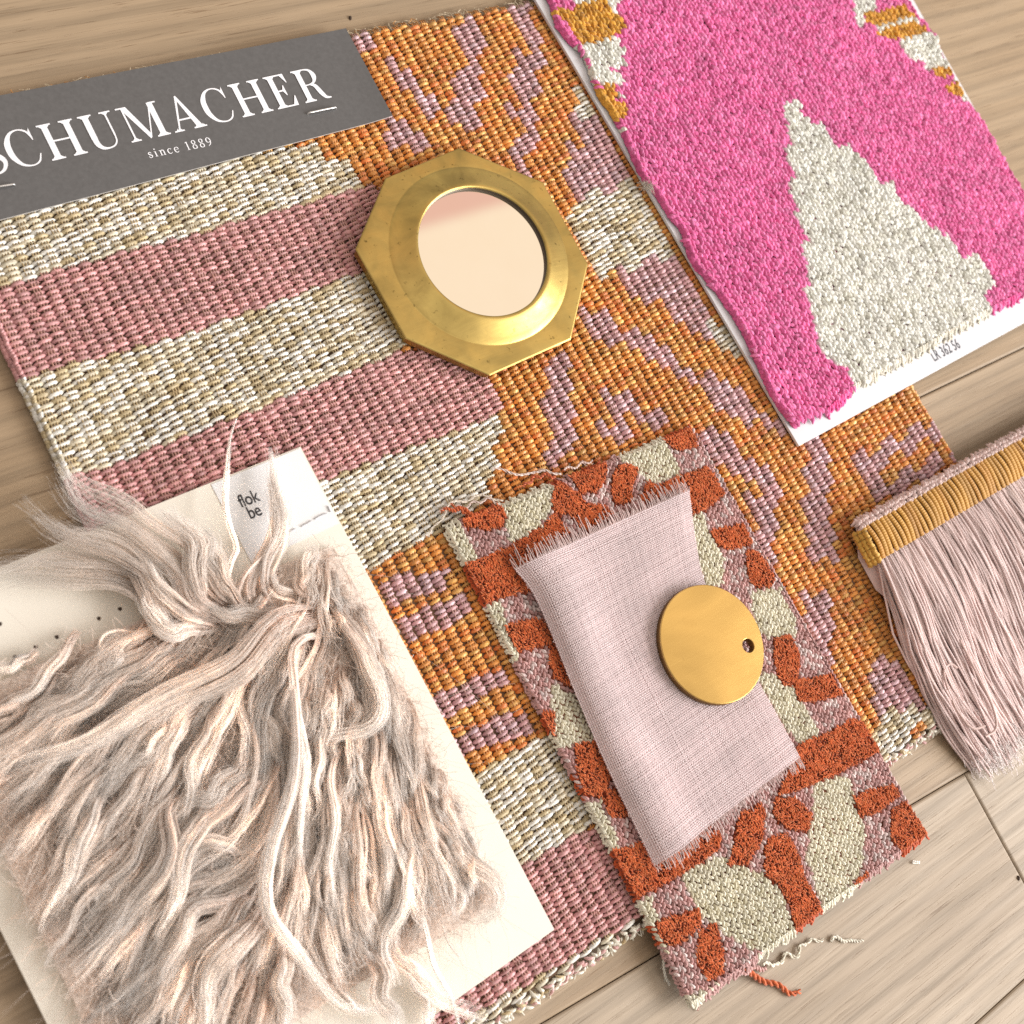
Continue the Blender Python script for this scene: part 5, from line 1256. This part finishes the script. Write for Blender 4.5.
        (Y([(690, 700), (640, 790), (560, 850), (535, 930), (520, 1060)]), (.012, .0165, .013), 3.4, 210, 1.05, .3, .5),
        (Y([(680, 690), (620, 700), (560, 770), (480, 840), (420, 900), (370, 960), (300, 1000)]), (.011, .014, .0115), 3.0, 160, .95, .05, .5),
        (Y([(735, 800), (725, 880), (722, 960), (745, 1060)]), (.012, .0155, .0125), 2.2, 130, 1.12, .5, .4),
        (Y([(875, 300), (850, 380), (855, 480), (845, 600), (850, 700), (890, 800)]), (.011, .015, .012), 1.5, 110, 1.12, .5, .2),
        (Y([(890, 300), (915, 360), (935, 470)]), (.011, .0135, .0115), 1.3, 70, 1.1, .5, .3),
        (Y([(975, 440), (985, 560), (988, 680), (1000, 820)]), (.011, .014, .0115), 1.6, 90, 1.08, .4, .3),
        (Y([(835, 240), (820, 330), (812, 400), (818, 490)]), (.011, .014, .0115), 1.5, 80, 1.05, .35, .25),
        (Y([(930, 500), (900, 620), (920, 720), (960, 800)]), (.010, .0125, .011), 2.4, 110, .95, .05, .3),
        (Y([(650, 640), (690, 560), (720, 520), (700, 490), (655, 600)]), (.010, .0125, .011), 2.2, 90, .95, .1, .5),
        # right and lower right
        (E2([(100, 330), (150, 480), (165, 600), (165, 720), (135, 820)]), (.011, .014, .0115), 2.2, 120, 1.05, .3, .3),
        (E2([(60, 330), (30, 480), (28, 640), (50, 790)]), (.011, .014, .0115), 2.0, 110, 1.06, .35, .25),
        (E2([(215, 470), (240, 590), (205, 720), (170, 830), (190, 930)]), (.011, .0145, .0125), 2.4, 140, 1.08, .4, .3),
        (E2([(200, 400), (300, 520), (380, 600), (430, 650), (455, 720), (400, 780)]), (.010, .0125, .0115), 2.8, 150, .98, .15, .4),
        (E2([(260, 560), (330, 640), (360, 700), (350, 760)]), (.010, .0125, .011), 2.2, 110, 1.06, .35, .4),
        (E2([(240, 640), (260, 760), (290, 870), (330, 960), (370, 1060)]), (.011, .0135, .0105, .009), 1.0, 60, 1.15, .6, .5),
        (E2([(160, 760), (200, 860), (290, 940), (350, 985), (430, 1000)]), (.011, .0125, .0100, .0085), 2.0, 80, 1.12, .5, 1.0),
        (E2([(190, 820), (240, 900), (270, 960), (290, 1060)]), (.011, .012, .010, .009), 2.2, 90, 1.1, .45, .9),
        (E2([(120, 800), (150, 880), (160, 960), (210, 1060)]), (.011, .013, .011), 2.6, 130, 1.06, .35, .5),
        (E2([(20, 880), (60, 960), (110, 995), (160, 990)]), (.011, .0125, .012), 1.2, 70, 1.1, .5, .5),
        (E2([(300, 700), (320, 800), (390, 900), (420, 955)]), (.009, .0105, .0085), .5, 16, 1.15, .7, 1.2),
    ]
    HP, HT = [], []
    for k, (pts, z, R, nf, tone, shine, tip) in enumerate(heroes):
        G = guide(pts, [min(z[0], 0.0082)]+[v-0.0005 for v in (np.interp(np.linspace(0, 1, len(pts)), np.linspace(0, 1, len(z)), z))[1:]], wave=0.0003*min(R, 2.5), wn=2.5)
        fibres(G, R*(0.00118 if tip < 1.2 else 0.00095), int(nf*(1.7 if tip < 1.2 else 1.15)), tone*1.12, tip*0.75, loose=0.32+0.10*(tip > 1), rf=0.000068 if tip < 1 else 0.00005, shine=shine)
        if not (13 <= k <= 24) and not (6 <= k <= 12):
            q = spline(np.asarray(pts, float), 12); d = np.gradient(q, axis=0); HP.append(q); HT.append(d/np.linalg.norm(d, axis=1, keepdims=True))
    HP.append(np.array([[60, 700.], [20, 760], [40, 830], [150, 930], [420, 720], [470, 860], [440, 900]])); HT.append(np.array([[-.85, .5], [-.8, .6], [-.75, .66], [-.5, .86], [.35, .93], [.2, .98], [-.2, .98]]))
    HP = np.concatenate(HP); HT = np.concatenate(HT)
    def flow(p):
        d2 = ((HP-p)**2).sum(1); w = 1/(d2+350)**1.5; v = (HT*w[:, None]).sum(0); return v/np.linalg.norm(v)
    lo = np.array(base).min(0); hi = np.array(base).max(0); cnt = 0
    while cnt < 640:
        p = lo+(hi-lo)*rng.random(2)
        if not inpoly(p[None], base)[0]: continue
        right = cnt % 4 == 0
        if right and not inpoly(p[None], [(300, 560), (333, 546), (430, 745), (497, 905), (440, 938), (330, 1000)])[0]: continue
        L = (28+50*rng.random()) if right else 75+135*rng.random(); pts = [p.copy()]; v = flow(p)
        turn = rng.normal(0, 0.25)
        for k in range(8):
            v = 0.55*v+0.45*flow(p)+rng.normal(0, 0.10, 2); c_, s_ = math.cos(turn*0.12), math.sin(turn*0.12)
            v = np.array([c_*v[0]-s_*v[1], s_*v[0]+c_*v[1]]); v /= np.linalg.norm(v)
            p = p+v*L/8; pts.append(p.copy())
        # stay on the sample: the photograph shows bare card on the right and lower right
        e = np.array(pts[-1]); m_ = np.array(pts[5])
        if e[0] > 300 and not inpoly(e[None], base)[0]: continue
        bad = [(q_[1] > 830 and q_[0] < 4+(q_[1]-854)*0.476-14) for q_ in pts]
        if any(bad): continue
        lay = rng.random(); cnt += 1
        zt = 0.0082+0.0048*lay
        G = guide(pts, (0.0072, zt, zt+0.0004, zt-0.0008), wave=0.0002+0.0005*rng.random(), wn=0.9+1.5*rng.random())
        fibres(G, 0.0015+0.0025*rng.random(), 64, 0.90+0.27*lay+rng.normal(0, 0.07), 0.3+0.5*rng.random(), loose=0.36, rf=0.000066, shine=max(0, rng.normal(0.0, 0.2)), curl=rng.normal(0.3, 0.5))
    # fine woolly undercoat
    K = 10000; P0 = lo+(hi-lo)*rng.random((K*2, 2)); P0 = P0[inpoly(P0, base)][:K]; K = len(P0); W0 = at(P0, zb)
    step = np.cumsum(np.cumsum(rng.normal(0, 0.00009, (K, NP, 3)), 1)+rng.normal(0, 0.00016, (K, 1, 3)), 1)
    P = W0[:, None]+step*0.8; P[..., 2] = zb-0.0003+np.abs(step[..., 2])*0.5+0.0022*np.sin(fu*PI)[None]*rng.random(K)[:, None]
    paths.append(P); cols.append(np.broadcast_to((lin(245, 233, 223)*(0.86+0.5*rng.random((K, 1))))[:, None], (K, NP, 3))); rads.append(np.broadcast_to(0.00007*(0.7+0.6*rng.random(K))[:, None], (K, NP)))
    # single stray hairs over everything and past the edges
    K = 420; P0 = lo+(hi-lo)*rng.random((K*3, 2)); P0 = P0[inpoly(P0, base)][:K]; K = len(P0)
    for p in P0:
        v = flow(p)+rng.normal(0, 0.55, 2); L = 50+120*rng.random(); q = [p]
        for k in range(4): v = v/np.linalg.norm(v)+rng.normal(0, 0.3, 2); q.append(q[-1]+v/np.linalg.norm(v)*L/4)
        z = 0.010+0.005*rng.random(); G = guide(q, (0.008, z, z+0.001, z)); 
        paths.append(G[None]); cols.append(np.broadcast_to(lin(236, 222, 212), (1, NP, 3))); rads.append(np.full((1, NP), 0.000034))
    # fuzz along the right edge
    Eg = spline(np.array([(333, 546), (372, 615), (430, 745), (470, 832), (497, 905), (440, 938)], float), 400)
    for k in range(320):
        p = Eg[rng.integers(0, 400)]+rng.normal(0, 2.5, 2); v = np.array([0.6, 0.2])+rng.normal(0, 0.8, 2); L = 4+10*rng.random()
        q = [p, p+v*L*0.4, p+v*L*0.6+np.array([0, 0.5])*L, p+v*L*0.5+np.array([0, 0.9])*L]
        G = guide(q, (0.0075, 0.0082, 0.0078, 0.0068)); paths.append(G[None]); cols.append(np.broadcast_to(lin(236, 222, 212), (1, NP, 3))); rads.append(np.full((1, NP), 0.00005))
    P = np.concatenate(paths); Cc = np.concatenate(cols); Rr = np.concatenate(rads)
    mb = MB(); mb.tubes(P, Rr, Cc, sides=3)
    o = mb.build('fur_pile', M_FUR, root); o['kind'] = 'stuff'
    print('fibres', len(P))
build_fur()

# ------------------------------------------------------------------ bits lying on the floor
def build_bits():
    Y = lambda pts: cr(860, 740, 6.244, pts)
    p = at(Y([(328, 765), (345, 768), (372, 770)]), 0.0006)
    o = tube_obj('lint_fluff', [spline(p, 12), spline(p+np.array([0.0003, 0.0005, 0.0002]), 12), spline(p+rng.normal(0, 0.0004, (3, 3))*np.array([1, 1, 0.2]), 12)], 0.00022, M_FRINGE, None, col=lin(236, 232, 222), sides=5)
    o['label'] = 'tiny white lint fibre on the bare floorboard beside the swatch corner'; o['category'] = 'lint'
    for px, lab in (((350.5, 17.5), 'tiny dark speck on the floorboard above the grey header card'), ((1019, 878), 'dark crumb beside the cross seam of the floorboards')):
        c = at([px], 0.0004)[0]
        bm = MB(); bm.domes(np.array([[c[0], c[1], 0.0001]]), np.array([[0.5, 0.86]]), 0.0020, 0.0011, 0.0007, (1, 1, 1))
        o = bm.build('crumb', M_SPECK); o['label'] = lab; o['category'] = 'crumb'
build_bits()
# ------------------------------------------------------------------ light
def build_light():
    w = bpy.data.worlds.new('World'); sc.world = w; w.use_nodes = True
    nt = w.node_tree; bg = nt.nodes['Background']
    tc = N(nt, 'ShaderNodeTexCoord')
    sep = N(nt, 'ShaderNodeSeparateXYZ'); nt.links.new(tc.outputs['Generated'], sep.inputs[0])
    zz = ramp(nt, sep.outputs[2], [(0.0, (0.46, 0.43, 0.40)), (0.5, (0.76, 0.745, 0.72)), (0.74, (0.96, 0.79, 0.60)), (0.84, (0.96, 0.79, 0.60)), (0.92, (0.98, 0.95, 0.92))])
    nt.links.new(zz, bg.inputs['Color'])
    # pale peach ceiling, and the rose-coloured wall top that shows as a band in the mirror
    dv = N(nt, 'ShaderNodeMath', operation='DIVIDE'); nt.links.new(sep.outputs[1], dv.inputs[0]); nt.links.new(sep.outputs[2], dv.inputs[1])
    pk = ramp(nt, dv.outputs[0], [(0.370, 0.0), (0.381, 1.0), (0.55, 0.9), (0.75, 0.0)])
    col = mixc(nt, zz, (0.80, 0.50, 0.40), pk)
    neg = N(nt, 'ShaderNodeMath', operation='MULTIPLY_ADD'); nt.links.new(sep.outputs[0], neg.inputs[0]); neg.inputs[1].default_value = 0.5; neg.inputs[2].default_value = 0.5
    col = mixc(nt, col, ramp(nt, neg.outputs[0], [(0.1, 0.66), (0.68, 1.0)]), 1.0, 'MULTIPLY')
    nt.links.new(col, bg.inputs['Color'])
    bg.inputs['Strength'].default_value = 1.06
    def area(name, loc, tgt, size, size_y, power, col):
        l = bpy.data.lights.new(name, 'AREA'); l.shape = 'RECTANGLE'; l.size = size; l.size_y = size_y; l.energy = power; l.color = col
        o = bpy.data.objects.new(name, l); COL.objects.link(o); o.location = loc
        o.rotation_euler = (Vector(tgt)-Vector(loc)).to_track_quat('-Z', 'Y').to_euler()
    c = (0.30, 0.05, 0)
    area('window_light', (1.63, -0.98, 0.88), c, 1.5, 1.25, 76, (1.0, 0.99, 0.985))
build_light()

# ------------------------------------------------------------------ camera
def build_camera():
    cam = bpy.data.cameras.new('camera'); o = bpy.data.objects.new('camera', cam); COL.objects.link(o)
    cam.sensor_width = 36; cam.lens = 36*F/1024; cam.clip_start = 0.01; cam.clip_end = 20
    R = Matrix(((M3[0][0], -M3[0][1], -M3[0][2]), (M3[1][0], -M3[1][1], -M3[1][2]), (M3[2][0], -M3[2][1], -M3[2][2])))
    o.matrix_world = Matrix.Translation(Vector(CAM)) @ R.to_4x4()
    cam.dof.use_dof = True; cam.dof.aperture_fstop = 17.0
    cam.dof.focus_distance = 0.475
    sc.camera = o
build_camera()
sc.view_settings.view_transform = 'Standard'; sc.view_settings.look = 'None'; sc.view_settings.exposure = 0
sc.cycles.use_denoising = False; sc.cycles.use_adaptive_sampling = False
sc.cycles.max_bounces = 12; sc.cycles.diffuse_bounces = 7; sc.cycles.glossy_bounces = 4
